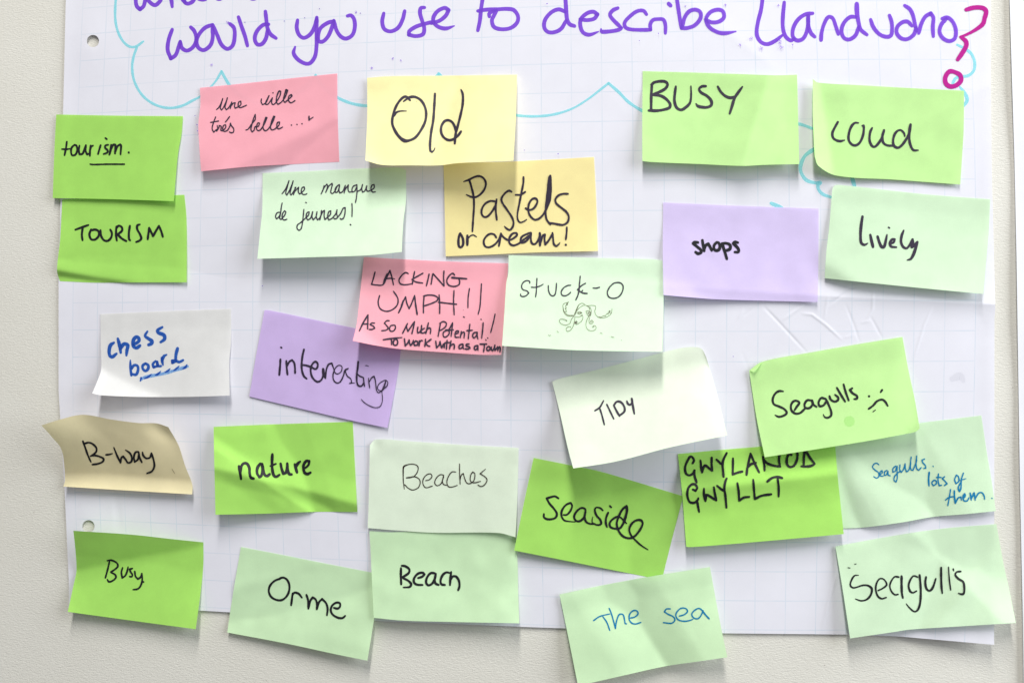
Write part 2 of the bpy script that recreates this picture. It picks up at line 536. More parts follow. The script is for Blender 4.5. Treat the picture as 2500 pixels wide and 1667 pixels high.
A0, A5, A9, A14, A19 = (0, 0, 3.92), (500, 0, 3.92), (900, 0, 3.92), (1400, 0, 3.92), (1900, 0, 3.92)
TITLE = {
 'violet': [
  (A0, 38, "1300,-90 1298,-20 1308,60 1340,92 1375,60 1395,-30 1400,-70 / 1400,-70 1415,0 1480,52 1530,15 1550,-40 1548,-100"),
  (A0, 38, "1600,-260 1620,-120 1640,0,1.1 1648,68,0.9 / 1630,-60 1680,-130 1720,-80 1750,0 1770,25 / 1810,-60 1770,-20 1765,20 1800,38 1850,10 1870,-60 1890,-20 1920,-5 1960,-4 1990,-30"),
  (A0, 36, "2050,-220 2055,-60 2075,-12 2105,-6 2140,-30"),
  (A5, 34, "415,-60 440,-12 480,-10 520,-50"),
  (A0, 38, "1648,285 1615,380 1605,480 1635,562 1680,530 1710,450 1725,400 / 1725,400 1740,460 1790,487 1850,450 1880,380 1860,300 1825,262"),
  (A0, 38, "2030,240 1960,270 1900,340 1880,400 1900,460 1950,482 2010,440 2035,370 2032,270"),
  (A0, 38, "2035,240 2080,340 2120,430 2175,470 2225,440 2245,360 2240,270 2200,230"),
  (A5, 38, "322,165 350,250 385,350 408,440"),
  (A5, 38, "610,235 560,240 500,300 478,370 500,425 545,425 585,370 600,290 / 580,112 590,200 600,270 630,330 682,368"),
  (A5, 38, "888,195 880,270 905,340 950,365 1010,330 1050,260 1070,180 / 1072,170 1070,300 1070,430 1055,540 1010,605 960,610 890,570 850,510 865,450,0.6"),
  (A5, 38, "1235,205 1180,220 1110,270 1085,340 1090,395 1130,400 1180,350 1215,270 1235,200 / 1235,200 1260,290 1300,350 1350,372 1410,340 1435,270 1430,190 1400,150 1365,155"),
  (A9, 38, "145,130 130,210 150,280 210,303 280,270 325,190 345,108"),
  (A9, 38, "535,75 500,80 492,130 515,210 532,270 520,330 450,348 385,335 390,300 460,255 540,230 620,210"),
  (A9, 38, "600,225 680,200 740,150 765,100 730,78 660,110 620,170 625,220 670,260 740,275 820,250,0.4"),
  (A9, 38, "1100,-60 1088,10 1075,100 1065,200 1045,295"),
  (A9, 38, "1045,108 1130,95 1230,92 1330,88 1390,100 1430,160 1420,220 1360,270 1270,282 1200,260 1180,200 1200,150 1225,105 / 1155,160 1155,130 1200,105"),
  (A9, 40, "1882,-40 1888,60 1895,160 1903,200 1925,235 1970,252"),
  (A9, 38, "1880,115 1820,92 1750,120 1690,190 1680,260 1710,305 1770,312 1840,280 1890,200"),
  (A14, 38, "65,185 130,195 200,180 230,140 190,115 130,130 75,180 65,240 90,310 150,335 240,305,0.4"),
  (A14, 38, "425,80 380,100 350,140 370,180 450,260 / 460,270 440,285 370,300 270,305 265,280,0.5"),
  (A14, 36, "700,140 670,105 610,110 540,160 490,220 500,265 560,285 740,288 / 740,288 735,240 760,195 810,185 860,190 880,240 880,320"),
  (A14, 46, "912,38 930,56"),
  (A14, 38, "980,-60 990,-10 1005,90 1020,190 1035,272 / 1035,272 1090,270 1160,245 1215,180 1215,120 1170,95 1110,110 1065,170 1045,250"),
  (A14, 38, "1265,190 1320,215 1390,210 1440,170 1430,110 1380,95 1310,120 1270,185 1300,260 1380,310 1450,320 1555,303,0.4"),
  (A14, 38, "1812,-60 1810,-10 1795,100 1765,220 1755,330 1790,400 1850,425 1920,400 2000,340,0.8"),
  (A14, 38, "2018,25 2005,160 2005,270 2030,350 2080,390 2115,370"),
  (A14, 38, "2290,130 2220,140 2150,190 2105,270 2100,350 2140,390 2200,370 2240,280 2250,150 / 2245,150 2250,250 2275,320 2310,355"),
  (A19, 36, "410,385,1.2 415,320 440,230 480,165 520,175 550,250 575,330"),
  (A19, 38, "745,165 690,165 630,220 605,300 630,365 680,380 740,340 770,260 / 752,40,1.25 755,130,1.2 770,220 790,285 850,335"),
  (A19, 38, "885,190 910,260 970,330 1040,355 1080,340 1090,280 1085,210 1065,150"),
  (A19, 38, "1280,250 1240,210 1190,215 1140,260 1135,320 1180,370 1240,375 1300,330 1320,270 / 1210,55 1260,90 1290,150 1310,240 1322,290"),
  (A19, 38, "1345,320 1370,230 1410,160 1460,130 1485,170 1480,260 1485,350"),
  (A19, 38, "1570,180 1620,170 1670,210 1700,290 1690,370 1640,395 1580,370 1545,310 1560,240 1610,180"),
 ],
}
WORDS = [(0, 3), (3, 4), (4, 8), (8, 9)]
# group the strokes of the heading by word
HEAD = [('what', range(0, 2)), ('words', range(2, 3)), ('words', range(3, 4)), ('would', range(4, 9)), ('you', range(9, 11)), ('use', range(11, 14)), ('to', range(14, 16)), ('describe', range(16, 24)), ('place_name', range(24, 33))]
for k, (nm, rg) in enumerate(HEAD):
    st_v, st_f = [], []
    for q, i in enumerate(rg):
        org, wd, txt = TITLE['violet'][i]
        v, f = draw(SHEET, parse(txt, *org), wd / 3.92, seed=i, base=0.00013 + 0.00002 * q, wob=0.03)
        b = len(st_v); st_v += v; st_f += [tuple(a + b for a in x) for x in f]
    link('handwritten_word', mesh('handwritten_word', st_v, st_f, False), chart, INK['violet'])
CLOUD = [
  (A0, 24, "1150,-200 1118,-80 1103,80 1105,200 1130,310 1180,400 1240,448 1300,448 1372,398,0.9 / 1310,455 1280,540 1265,640 1280,760 1330,870 1400,950 1500,1010 1620,1035 1740,1015 1850,960 1915,925,0.8 2010,840,0.7 2070,770,0.8 2120,685"),
  (A0, 28, "2120,685 2160,760 2215,840 2300,920 2500,1000 2700,950 2900,860 3020,730"),
  (A5, 28, "1060,720 1150,850 1270,935 1400,990 1555,1015 1800,1010 2050,900 2240,710"),
  (A9, 24, "670,705,1.2 800,860 1000,990 1200,1070 1410,1105 1600,1115 1780,1095 1950,1040,0.8 2100,950,0.8 2230,850,0.9 2300,795"),
  (A14, 28, "335,798 430,880 530,980 655,1060 900,1180 1300,1260 1700,1240 2000,1180 2155,1187 2290,1232"),
  ((1950, 180, 5.227), 44, "190,968,1.2 80,1050 25,1170,1.1 30,1260 100,1360 220,1395 270,1395,1.5"),
  ((1990, 440, 5.227), 40, "40,40,1.4 40,110 100,180 205,218"),
  ((1990, 440, 5.227), 50, "470,-40 505,80"),
  ((1580, 460, 5.227), 48, "1582,190 1640,215 1720,250"),
  (A19, 28, "1712,430,0.8 1790,470 1850,520 1880,600 1870,680 1820,725 1760,735 1700,750 1670,800"),
  (A19, 32, "1740,835,0.7 1790,900 1808,960 1780,1010"),
]
st_v, st_f = [], []
for i, (org, wd, txt) in enumerate(CLOUD):
    v, f = draw(SHEET, parse(txt, *org), wd * 1.02 / org[2], seed=50 + i, base=0.00010 + 0.000003 * i, wob=0.06)
    link('cloud_line', mesh('cloud_line', v, f, False), chart, INK['cyan'])
v, f = draw(SHEET, parse("1800,95 1880,75 1960,80 1990,110 1975,180 1960,230 1900,280,0.8 1810,330,0.6 1745,355,0.6 / 1745,355,0.7 1795,395 1800,440 1755,520 1718,572 / 1690,690 1640,685 1600,740 1605,800 1650,830 1710,815 1750,770 1740,720 1690,690", *A19), 44 / 3.92, 77, 0.00030, wob=0.02)
link('question_mark', mesh('question_mark', v, f, False), chart, INK['magenta'])
SPOTS = [(555, 55, 3.5), (598, 55, 1.2), (694, 52, 1), (744, 44, 1), (869, 30, 2.6), (880, 33, 1), (780, 22, 1.3), (908, 166, 2.2), (959, 143, 2), (979, 148, 1.8), (516, 158, 3), (1673, 15, 1.8), (1771, 13, 3), (1900, 14, 2.6), (1807, 110, 3), (1834, 94, 4.5), (1859, 118, 5), (1905, 105, 5), (1908, 116, 5), (1903, 98, 3), (1935, 110, 2.4), (1608, 83, 1.5), (1561, 100, 1), (1336, 10, 2), (476, 283, 1.2), (481, 305, 1.8), (482, 320, 1.6), (1280, 367, 1), (1363, 376, 1.6), (641, 698, 1.5), (1790, 870, 1.2)]
rnd = random.Random(5)
sv, sf = [], []
for x, y, r in SPOTS:
    for q in range(max(1, int(r * 5))):
        a, d = rnd.uniform(0, 6.28), r * rnd.uniform(0, 1) ** 0.7 if r > 1.3 else 0
        v, f = draw(SHEET, [[(x + d * math.cos(a), y + d * math.sin(a) * 1.1)]], (0.7 + rnd.random() * 0.9) if r > 1.3 else 2.0, 1, 0.00036 + 0.0000004 * len(sv))
        b = len(sv); sv += v; sf += [tuple(k + b for k in t) for t in f]
o = link('ink_specks', mesh('ink_specks', sv, sf, False), chart, INK['violet'])
o['kind'] = 'stuff'
v, f = draw(SHEET, [[(2325, 925), (2345, 918, 1.3), (2352, 930, 0.8)]], 16, 3, 0.00012)
link('smudge', mesh('smudge', v, f, False), chart, ink_mat('pencil_smudge', (0.4, 0.4, 0.4, 1), (0.95, 0.95, 0.955, 1), 0.0, 0.0))

# the neighbouring sheet at the right-hand edge of the photograph
E2 = [(-420, 2458), (0, 2465), (400, 2477), (640, 2482), (1173, 2490), (1500, 2497), (1900, 2503)]
vs, fs = [], []
nx, ny = 60, 120
for j in range(ny + 1):
    py = -420 + 2220 * j / ny
    l = lerp_pts(E2, py)
    for i in range(nx + 1):
        t = (i / nx) ** 1.6
        px = l + t * 1150
        h = 1.2 + 3.4 * math.exp(-(px - l) / 60) * (0.7 + 0.5 * noise.noise(Vector((py / 300, 1, 0)))) + 0.8 * noise.noise(Vector((px / 300, py / 300, 20)))
        vs.append(at(px, py, max(0.5, h) * 1e-3))
for j in range(ny):
    for i in range(nx):
        a = j * (nx + 1) + i
        fs.append((a, a + nx + 1, a + nx + 2, a + 1))
side = thing('paper_sheet', at(2900, 700, 0), 'plain white paper sheet cut off by the right edge, beyond the bare wall strip', 'paper sheet')
link('sheet', mesh('sheet', vs, fs), side, paper_mat('plain_white_paper', (0.80, 0.80, 0.83, 1), trans=0.12, mottling=0.02, bump=0.12))

# ---------------------------------------------------------------- the sticky notes
GROUP = 'sticky notes on the flip chart sheet'


def profile(v, v0, p):
    if v0 < 0.25:                            # glued strip along the top, the rest hangs free
        d = v - 0.2
        t = 0.5 * (d + math.sqrt(d * d + 0.0012)) / 0.8
        return 0.75 * t + 0.25 * t ** 1.8
    t = max(0.0, (v - v0) / (1 - v0))
    return t ** p


def tri(c, u):
    a, b, d = c
    return a + (b - a) * u * 2 if u < 0.5 else b + (d - b) * (u - 0.5) * 2


def quad3(c, u):
    a, b, d = c                              # smooth curve through three values
    return a * (1 - u) * (1 - 2 * u) + b * 4 * u * (1 - u) + d * u * (2 * u - 1)


def note(key, colour, org, top, right, bottom, left, bot, label, words, topl=(0, 0, 0), folds=(), tents=(), bumps=(), topp=2.2, p=1.3, v0=0.12, base=0.35, wrinkle=0.5, stain=None, flap=None, kind='sticky_note'):
    ox, oy, s = org
    T, R, B, L = [[(ox + x / s, oy + y / s) for x, y in e] for e in (top, right, bottom, left)]
    nu, nv = 64, 40
    T, B = spline(T, n=nu), spline(B, n=nu)
    L, R = spline(L, n=nv), spline(R, n=nv)
    rnd = random.Random(key)
    seed = rnd.uniform(0, 100)
    vs, fs = [], []
    for j in range(nv + 1):
        v = j / nv
        for i in range(nu + 1):
            u = i / nu
            q = []
            for c in (0, 1):
                q.append((1 - v) * T[i][c] + v * B[i][c] + (1 - u) * L[j][c] + u * R[j][c]
                         - ((1 - u) * (1 - v) * T[0][c] + u * (1 - v) * T[nu][c] + (1 - u) * v * B[0][c] + u * v * B[nu][c]))
            px, py = q
            U, V = u * 1.67, v
            h = 0.74 * quad3(bot, u) * profile(v, v0, p) + quad3(topl, u) * (1 - v) ** topp
            for f in folds:
                u1, v1, u2, v2, k = f[:5]
                r = f[5] if len(f) > 5 else 0.03
                u1, u2 = u1 * 1.67, u2 * 1.67
                l = math.hypot(u2 - u1, v2 - v1)
                d = ((u2 - u1) * (V - v1) - (v2 - v1) * (U - u1)) / l
                h += k * 1.45 * 0.5 * (d + math.sqrt(d * d + r * r))
            for u1, v1, u2, v2, A, Ln, Lp in tents:     # a crease: ridge (A > 0) or valley (A < 0)
                u1, u2 = u1 * 1.67, u2 * 1.67
                l = math.hypot(u2 - u1, v2 - v1)
                d = ((u2 - u1) * (V - v1) - (v2 - v1) * (U - u1)) / l
                t = math.sqrt(d * d + 0.0003) / (Lp if d > 0 else Ln)
                h += 1.55 * A * max(0, 1 - t) ** 1.4
            for bu, bv, ru, rv, am in bumps:
                h += am * math.exp(-((u - bu) / ru) ** 2 - ((v - bv) / rv) ** 2)
            h += wrinkle * (0.9 * noise.noise(Vector((U * 1.6, V * 1.6, seed))) + 0.40 * noise.noise(Vector((U * 4.2, V * 4.2, seed + 7)))) * (0.35 + 0.65 * min(1, v * 3))
            h = h + base - 0.15
            h = 0.15 + 0.5 * (h + math.sqrt(h * h + 0.16))
            cx_, cy_ = min(2420, max(150, px)), min(1540, py)
            far = math.hypot(px - cx_, py - cy_)
            sh = 0.9 + (sheet_h(cx_, cy_) * 1e3 - 0.9) * math.exp(-(far / 110) ** 2)
            vs.append(at(px, py, (h + sh) * 1e-3))
    for j in range(nv):
        for i in range(nu):
            a = j * (nu + 1) + i
            fs.append((a, a + nu + 1, a + nu + 2, a + 1))
    centre = vs[(nv // 2) * (nu + 1) + nu // 2]
    root = thing(kind, Vector((centre.x, 0, centre.z)), label, 'sticky note', GROUP)
    link('paper', mesh('paper', vs, fs), root, PAPER[colour])
    surf = Surface(vs, fs)
    for wi, (nm, w, ink, txt) in enumerate(words):
        v, f = draw(surf, parse(txt, *org), 1.08 * w / s, seed=wi * 7 + len(txt), base=0.00021 + 0.00003 * wi)
        link(nm, mesh(nm, v, f, False), root, INK[ink])
    if flap:
        P = [surf.hit(ox + x / s, oy + y / s, 0.0002) for x, y in flap[0]]
        tip = at(ox + flap[1][0] / s, oy + flap[1][1] / s, -P[0].y + 0.0022)
        g = []
        for a in range(7):
            for b in range(7):
                m = P[0].lerp(P[1], b / 6).lerp(tip, a / 6)
                m.y -= 0.0009 * math.sin(math.pi * a / 6)
                g.append(m)
        link('folded_corner', mesh('folded_corner', g, [(a * 7 + b, a * 7 + b + 1, a * 7 + b + 8, a * 7 + b + 7) for a in range(6) for b in range(6)]), root, PAPER[colour])
    if stain:
        v, f = draw(surf, [[(ox + x / s, oy + y / s)] for x, y in stain[0]], stain[1] / s, 1, 0.00011)
        link('grease_stain', mesh('grease_stain', v, f, False), root, INK['stain'])
    return root


K = 5.2267
HW = 'handwritten_word'

note(1, 'lime', (100, 260, K), [(195, 105), (1000, 120), (1812, 127)], [(1812, 127), (1795, 350), (1750, 600), (1695, 1210)],
     [(150, 1170), (900, 1182), (1695, 1205)], [(195, 105), (170, 600), (150, 1170)], (3.0, 3.6, 6.0),
     'bright lime note reading lowercase "tourism." with an underline, above the other tourism note',
     [(HW, 24, 'black', "330,452 318,540 300,625 / 266,545,0.8 320,548 375,540,0.7 / 428,490 390,530 385,590 400,625 440,615 462,560 455,505 428,490 / 492,500 482,560 492,612 530,605 555,545 570,500 / 574,495 570,570 590,612 620,600 / 634,500 626,560 624,632 / 626,560 640,515 665,500 / 762,495 745,550 728,608 / 822,404 840,418 / 858,490 822,500 820,530 850,560 845,590 800,608 / 895,490 885,560 873,615 / 873,615 905,520 925,488 950,490 945,600 / 945,590 975,510 1010,485 1022,500 1015,612 / 1120,588 1126,592"),
      ('underline', 20, 'black', "628,737 660,742 850,738 1065,738")], wrinkle=0.35, base=0.9)

note(2, 'lime', (100, 450, K), [(272, 195), (1000, 170), (1830, 135)], [(1830, 135), (1855, 400), (1862, 800), (1860, 1250)],
     [(240, 1235), (700, 1255), (1080, 1252), (1860, 1250)], [(272, 195), (245, 700), (205, 1100), (240, 1235)], (8.0, 3.0, 4.0),
     'lime note reading capital "TOURISM", lower left corner bent back',
     [(HW, 27, 'black', "438,580 520,550 605,520 / 532,560 522,640 530,712 / 640,575 618,640 640,700 690,705 735,660 735,600 690,578 640,588 / 760,585 765,650 800,710 850,722 895,680 905,620 885,580 / 962,540 958,640 968,718 / 962,560 990,530 1030,545 1035,590 990,630 970,638 / 975,635 1030,690 1090,725 / 1135,530 1122,620 1125,700 1138,715 / 1262,512,0.9 1230,525 1228,570 1265,640 1280,690 1255,720 1215,735 / 1362,700 1372,620 1380,555 / 1380,555 1430,660 1505,530 / 1505,530 1535,600 1555,668")],
     folds=[(0.0, 0.865, 0.53, 1.0, -62, 0.02)], wrinkle=0.5)

note(3, 'white', (180, 720, K), [(340, 243), (1200, 205), (2010, 175)], [(2010, 175), (2008, 600), (1985, 850), (1990, 1283)],
     [(235, 1255), (360, 1280), (900, 1300), (1500, 1298), (1990, 1283)], [(340, 243), (345, 600), (350, 950), (300, 1100), (235, 1255)], (9.0, 9.0, 9.5),
     'white note reading "chess board" in smudgy blue with a dashed blue underline',
     [(HW, 42, 'blue', "512,608,0.8 470,640 452,710 460,770 490,790 545,748,0.8 / 562,555,0.8 585,640 600,735,0.9 / 600,680 640,625 690,640,1.1 680,700 672,770,0.7 / 768,630 830,590 830,550 795,535 760,580 760,650 800,675 845,645 / 940,465,0.7 910,520,0.8 960,560 1000,590 990,620 955,635 / 1130,410,0.8 1070,450 1080,480 1150,510 1160,560 1110,600,0.9"),
      (HW, 33, 'blue', "722,830,0.5 725,930 735,1025 / 738,940 770,895 815,905 820,960 795,1015 740,1005 / 915,872 880,900 882,940 915,968 950,940 950,895 915,872 / 1045,840,0.8 1010,880 1020,920 1070,905 1060,850 / 1065,850 1080,905 1115,905 / 1125,800 1130,850 1140,892,0.7 / 1130,835 1150,780 1185,760,0.7 / 1325,680,1.2 1305,760,1.2 1300,840,1.1 / 1300,830 1255,835,0.8 1260,862 1310,840 1345,855 1395,830"),
      ('underline', 36, 'pale_blue', "850,1090,0.6 900,1050 1150,1000 1455,910"),
      ('underline', 26, 'blue', "850,1098,0.6 860,1055 / 900,1065,0.6 950,1045 990,1010,0.5 / 1040,1022,0.5 1070,1010 1110,972,0.5 / 1165,985,0.5 1195,970 1230,938,0.5 / 1275,962,0.5 1305,942 1345,905,0.5 / 1390,942,0.5 1420,925 1445,888,0.6")],
     folds=[(0.0, 0.68, 0.5, 1.0, 26, 0.03), (0.78, 1.0, 1.0, 0.76, 6, 0.1)], wrinkle=0.35)

note(4, 'tan', (80, 970, K), [(110, 355), (350, 280), (640, 220), (1000, 280), (1350, 325), (1580, 330), (1730, 378)],
     [(1730, 378), (1860, 610), (1940, 860), (2035, 1110), (2035, 1235)],
     [(390, 1135), (1200, 1185), (2035, 1235)], [(110, 355), (250, 510), (365, 660), (405, 900), (410, 1060), (390, 1135)], (11, 10, 9),
     'cream note reading "B-way", curled off the wall and overhanging the left edge of the sheet',
     [(HW, 24, 'black', "640,558 670,640 705,740 742,822,0.8 / 652,592 710,575 760,590 810,640 810,690 770,730 738,748 / 745,742 800,740 870,760 905,785 890,820 830,845 760,855 / 935,730 970,728 1015,715,0.7 / 1035,638,0.7 1075,740 1120,832 / 1120,832 1130,770 1152,750 1185,790 1215,832 1255,820 1265,770 1240,710 1182,668,0.6 / 1345,690 1310,700 1290,760 1300,820 1340,790 1355,720 / 1350,695 1365,770 1392,826 / 1400,700 1410,740 1450,775 1495,765 1515,710 / 1515,710 1545,810 1550,880 1520,940 1455,968,0.8"),
      ('pen_scratch', 5, 'grey_pen', "1775,908 1790,935 1812,970")],
     topl=(36, 24, 18), topp=1.25, p=1.6, v0=0.80, wrinkle=0.8, bumps=[(0.0, 0.0, 0.25, 0.5, 8), (0.93, 0.12, 0.12, 0.2, -3)])

note(5, 'lime', (130, 1270, K), [(257, 130), (1000, 180), (1500, 235), (1915, 278)], [(1915, 278), (1915, 560), (1885, 880), (1818, 1385)],
     [(185, 1163), (1000, 1275), (1818, 1385)], [(257, 130), (285, 400), (296, 640), (260, 820), (185, 1163)], (13.0, 9.0, 13.0),
     'lime note reading "Busy." with a shaded slanting fold, lower left',
     [(HW, 22, 'black', "718,520 695,620 665,730 / 688,512 740,505 810,540 825,580 790,620 735,655 / 735,660 790,690 800,725 760,765 710,780 690,752 / 885,600 870,660 880,730 920,700 945,640 955,590,0.8 / 1010,610 975,620 985,650 1010,690 1000,715 975,712 / 1040,648 1050,710 1080,745 1115,720 1130,680 / 1130,675 1135,760 1115,830 1080,870 1018,880,0.8 / 1150,782 1154,786")],
     folds=[(1.0, 0.03, 0.0, 0.49, 34, 0.025)], p=1.15, v0=0.3, base=-0.2, wrinkle=0.4, topl=(2.0, 1, 0))

note(6, 'pink', (450, 150, K), [(200, 340), (800, 280), (1300, 225), (1952, 157)], [(1952, 157), (1955, 600), (1978, 1283)],
     [(215, 1405), (800, 1345), (1400, 1310), (1978, 1280)], [(200, 340), (205, 560), (180, 800), (192, 1100), (215, 1405)], (11.0, 8.0, 3.0),
     'pink note reading "Une ville trés belle", left of the Old note',
     [(HW, 14.5, 'soft_black', "410,618 440,590 480,510 490,475 / 490,475 470,550 460,600 475,622 500,590 540,500 550,465 / 550,465 530,540 520,590 535,618 560,600 605,530 / 605,520 598,560 585,605 / 590,580 625,535 650,530 640,575 650,598 680,585 720,555 720,510 695,520 688,570 710,592 750,580 795,560"),
      (HW, 14.5, 'soft_black', "985,480 980,520 1000,555 1040,530 1065,480 1082,438 / 1082,438 1045,510 1035,545 1060,552 1090,520 1125,465 / 1125,465 1115,510 1120,545 1145,550 1180,510 1220,440 1232,385 1210,380,1.3 1180,450 1175,520 1195,550 1240,520 1290,450 1320,370 1300,365,1.5 1275,440 1265,500 1285,525 1330,485 1375,440 1365,425 1335,445 1330,500 1360,530 1400,510 1413,500 / 1132,402 1133,404"),
      (HW, 14.5, 'soft_black', "400,710 370,790 355,860 375,905 410,870 / 335,780 380,772 438,762 / 420,820 425,860 412,890 440,850 445,820 470,830 465,880 490,885 530,840 525,810 500,820 490,870 510,895 550,880 580,830 590,790 600,820 630,860 625,905 590,910 575,900 / 578,705 545,750 525,775"),
      (HW, 14.5, 'soft_black', "785,878 815,865 860,800 905,740 905,680 880,740 860,820 850,870 865,900 890,880 900,840 915,830 945,830 960,790 940,785 925,820 925,870 950,885 980,865 1030,780 1055,720 1040,715 1015,790 1005,850 1030,885 1065,870 1120,790 1155,705 1140,700 1110,780 1100,850 1120,875 1160,860 1210,810 1215,775 1190,780 1180,830 1200,862 1235,850 1255,838"),
      ('ellipsis', 16, 'soft_black', "1367,814 1371,816 / 1436,805 1441,807 / 1502,797 1507,798"),
      ('tick', 16, 'soft_black', "1592,702,1.2 1590,750 1645,712,0.7")],
     folds=[(0.24, 1.0, 1.0, 0.5, -17, 0.03), (0.0, 0.42, 1, 0.1, -5, 0.1), (0.0, 0.2, 1.0, 0.05, 5, 0.08), (-0.05, 0.8, 0.14, 1.1, -12, 0.1)], topl=(1.2, 0, 0), wrinkle=0.5)

note(7, 'pale', (600, 380, K), [(215, 225), (800, 200), (1500, 165), (1960, 155), (2045, 185)], [(2045, 185), (2045, 560), (2010, 850), (1990, 1228)],
     [(148, 1317), (900, 1295), (1560, 1272), (1990, 1228)], [(215, 225), (210, 700), (185, 950), (148, 1317)], (15.0, 17.0, 18.0),
     'pale mint note reading "Une manque de jeuness!" in fine cursive pen',
     [(HW, 14.5, 'soft_black', "462,490 500,440 535,370 552,320 / 552,320 530,400 510,480 525,505 560,440 590,370 605,322 / 605,322 585,400 565,480 578,505 610,460 640,405 / 630,405 625,450 608,500 / 612,475 650,430 675,405 670,460 685,490 710,475 750,430 745,400 720,410 708,460 730,495 765,495 780,485"),
      (HW, 14.5, 'soft_black', "1000,385,1.2 985,440 960,492 / 965,485 1000,410 1035,365 1045,385 1035,430 1020,470 / 1020,470 1060,390 1100,355 1105,370 1090,430 1085,470 1105,485 1140,450 1165,395 1195,370 / 1195,370 1165,390 1140,430 1145,470 1170,465 1195,400 / 1198,380 1190,440 1200,478 1235,460 1270,385 / 1270,380 1265,430 1255,478 / 1260,450 1290,400 1310,375 1305,430 1320,465 1355,460 / 1410,375 1375,390 1355,430 1360,465 1390,455 1415,400 / 1418,370 1420,450 1412,540 1400,600 / 1422,460 1470,430 1490,370 / 1490,370 1480,420 1490,465 1520,450 1545,385 / 1545,385 1540,430 1555,455 1600,440 1640,410 1638,370 1610,380 1598,430 1620,465 1655,462"),
      (HW, 15, 'soft_black', "465,605 455,650 445,730 430,800 / 440,722 400,730 380,780 395,808 430,770 445,730 / 430,800 450,815 490,770 512,720 495,705 470,740 465,800 490,822 525,812"),
      (HW, 15, 'soft_black', "742,685 735,760 720,880 705,935 680,955 655,930 660,885 700,855 760,800 800,760 810,720 785,725 770,780 790,822 825,800 855,715 / 855,715 845,780 860,820 895,780 910,715 / 910,715 900,780 915,820 945,795 965,740 / 965,700 960,760 945,820 / 950,790 985,710 1005,700 1000,770 1010,815 1040,790 1080,750 1085,705 1060,715 1045,780 1060,820 1100,800 1150,740 1165,690 / 1165,690 1160,740 1170,790 1140,808 1125,800 / 1170,790 1210,740 1245,670 1270,665 1265,740 1245,800 1215,812 1205,800 / 765,597 775,601"),
      ('exclamation_mark', 15, 'soft_black', "1355,612 1358,700 1355,780 / 1335,880,1.5 1340,884,1.5")],
     folds=[(0, 0.22, 1, 0.20, 7, 0.15)], p=1.0, v0=0.14, wrinkle=0.5, bumps=[(1.0, 0.0, 0.12, 0.12, -0.3)])

note(8, 'purple', (590, 740, K), [(292, 90), (340, 90), (900, 205), (1450, 320), (2040, 430)], [(2040, 430), (2010, 780), (1930, 1230), (1860, 1590)],
     [(97, 1190), (800, 1355), (1400, 1495), (1860, 1590)], [(292, 90), (190, 640), (97, 1190)], (1.0, 1.8, 3.2),
     'purple note reading "interesting" with a looping final g, under the pink umph note',
     [(HW, 20, 'soft_black', "495,715,1.3 490,800,1.3 480,915,1.4 / 502,562,1.3 508,568,1.3 / 570,735,1.3 575,820,1.2 585,910,1.3 / 580,800,1.2 610,745,1.2 645,725,1.2 670,760,1.2 680,820,1.2 682,890,1.3 / 795,590,1.3 775,680,1.3 765,790,1.3 770,860,1.3 795,930,1.3 830,962,1.2 / 770,785,1.2 830,795,1.2 890,815,1.2 940,840,1.1 965,820,1.2 970,770,1.2 940,745,1.2 900,780,1.2 880,850,1.2 900,940,1.2 960,1000,1.2 1010,985,1.1 1040,920,1.1 1040,840,1.5 / 1040,840,1.7 1045,900,1.8 1070,955,1.2 / 1070,955 1080,850 1110,780 1150,765 1170,820,0.7 1195,890,0.6 1230,900,0.6 1270,870,0.6 1280,810,0.6 1250,790,0.6 1210,810,0.6 1180,860,0.7 1165,930,0.8 1180,990,0.8 1220,1018,0.8 1260,1000,0.8 1300,920,0.8 1320,850,0.7 1360,832,0.7 1325,860,0.7 1350,930,0.7 1390,960,0.7 1405,1010,0.6 1375,1022,0.5 1440,1015,0.5 / 1487,745,1.2 1480,830,1.1 1470,900,1.1 1470,1000 1490,1050 1530,1055 1560,1010,0.8 / 1475,900,0.7 1510,930,0.8 1550,945,0.7 / 1555,950,0.8 1560,1000,0.8 1570,1060,0.7 / 1580,795,0.4 1600,795,0.4 1620,805,0.4 / 1620,955,0.6 1625,1020,0.7 1635,1080,0.7 / 1625,1010,0.6 1660,950,0.7 1690,930,0.7 1705,980,0.7 1715,1060,0.7 1725,1120,0.6 1750,1140,0.6 1790,1110,0.6 1850,1060,0.6 1865,1010,0.5 1840,980,0.5 1790,1000,0.5 1745,1040,0.5 1735,1090,0.5 1770,1115,0.5 1810,1100,0.5 1835,1020,0.5 1842,985,0.5 / 1842,985,0.5 1800,1090,0.5 1790,1130,0.5 1797,1200,0.5 1790,1270,0.5 1760,1320,0.5 1700,1330,0.5 1620,1300,0.5 1560,1260,0.5 1525,1222,0.4")],
     topl=(0.8, 0, 0), wrinkle=0.35)

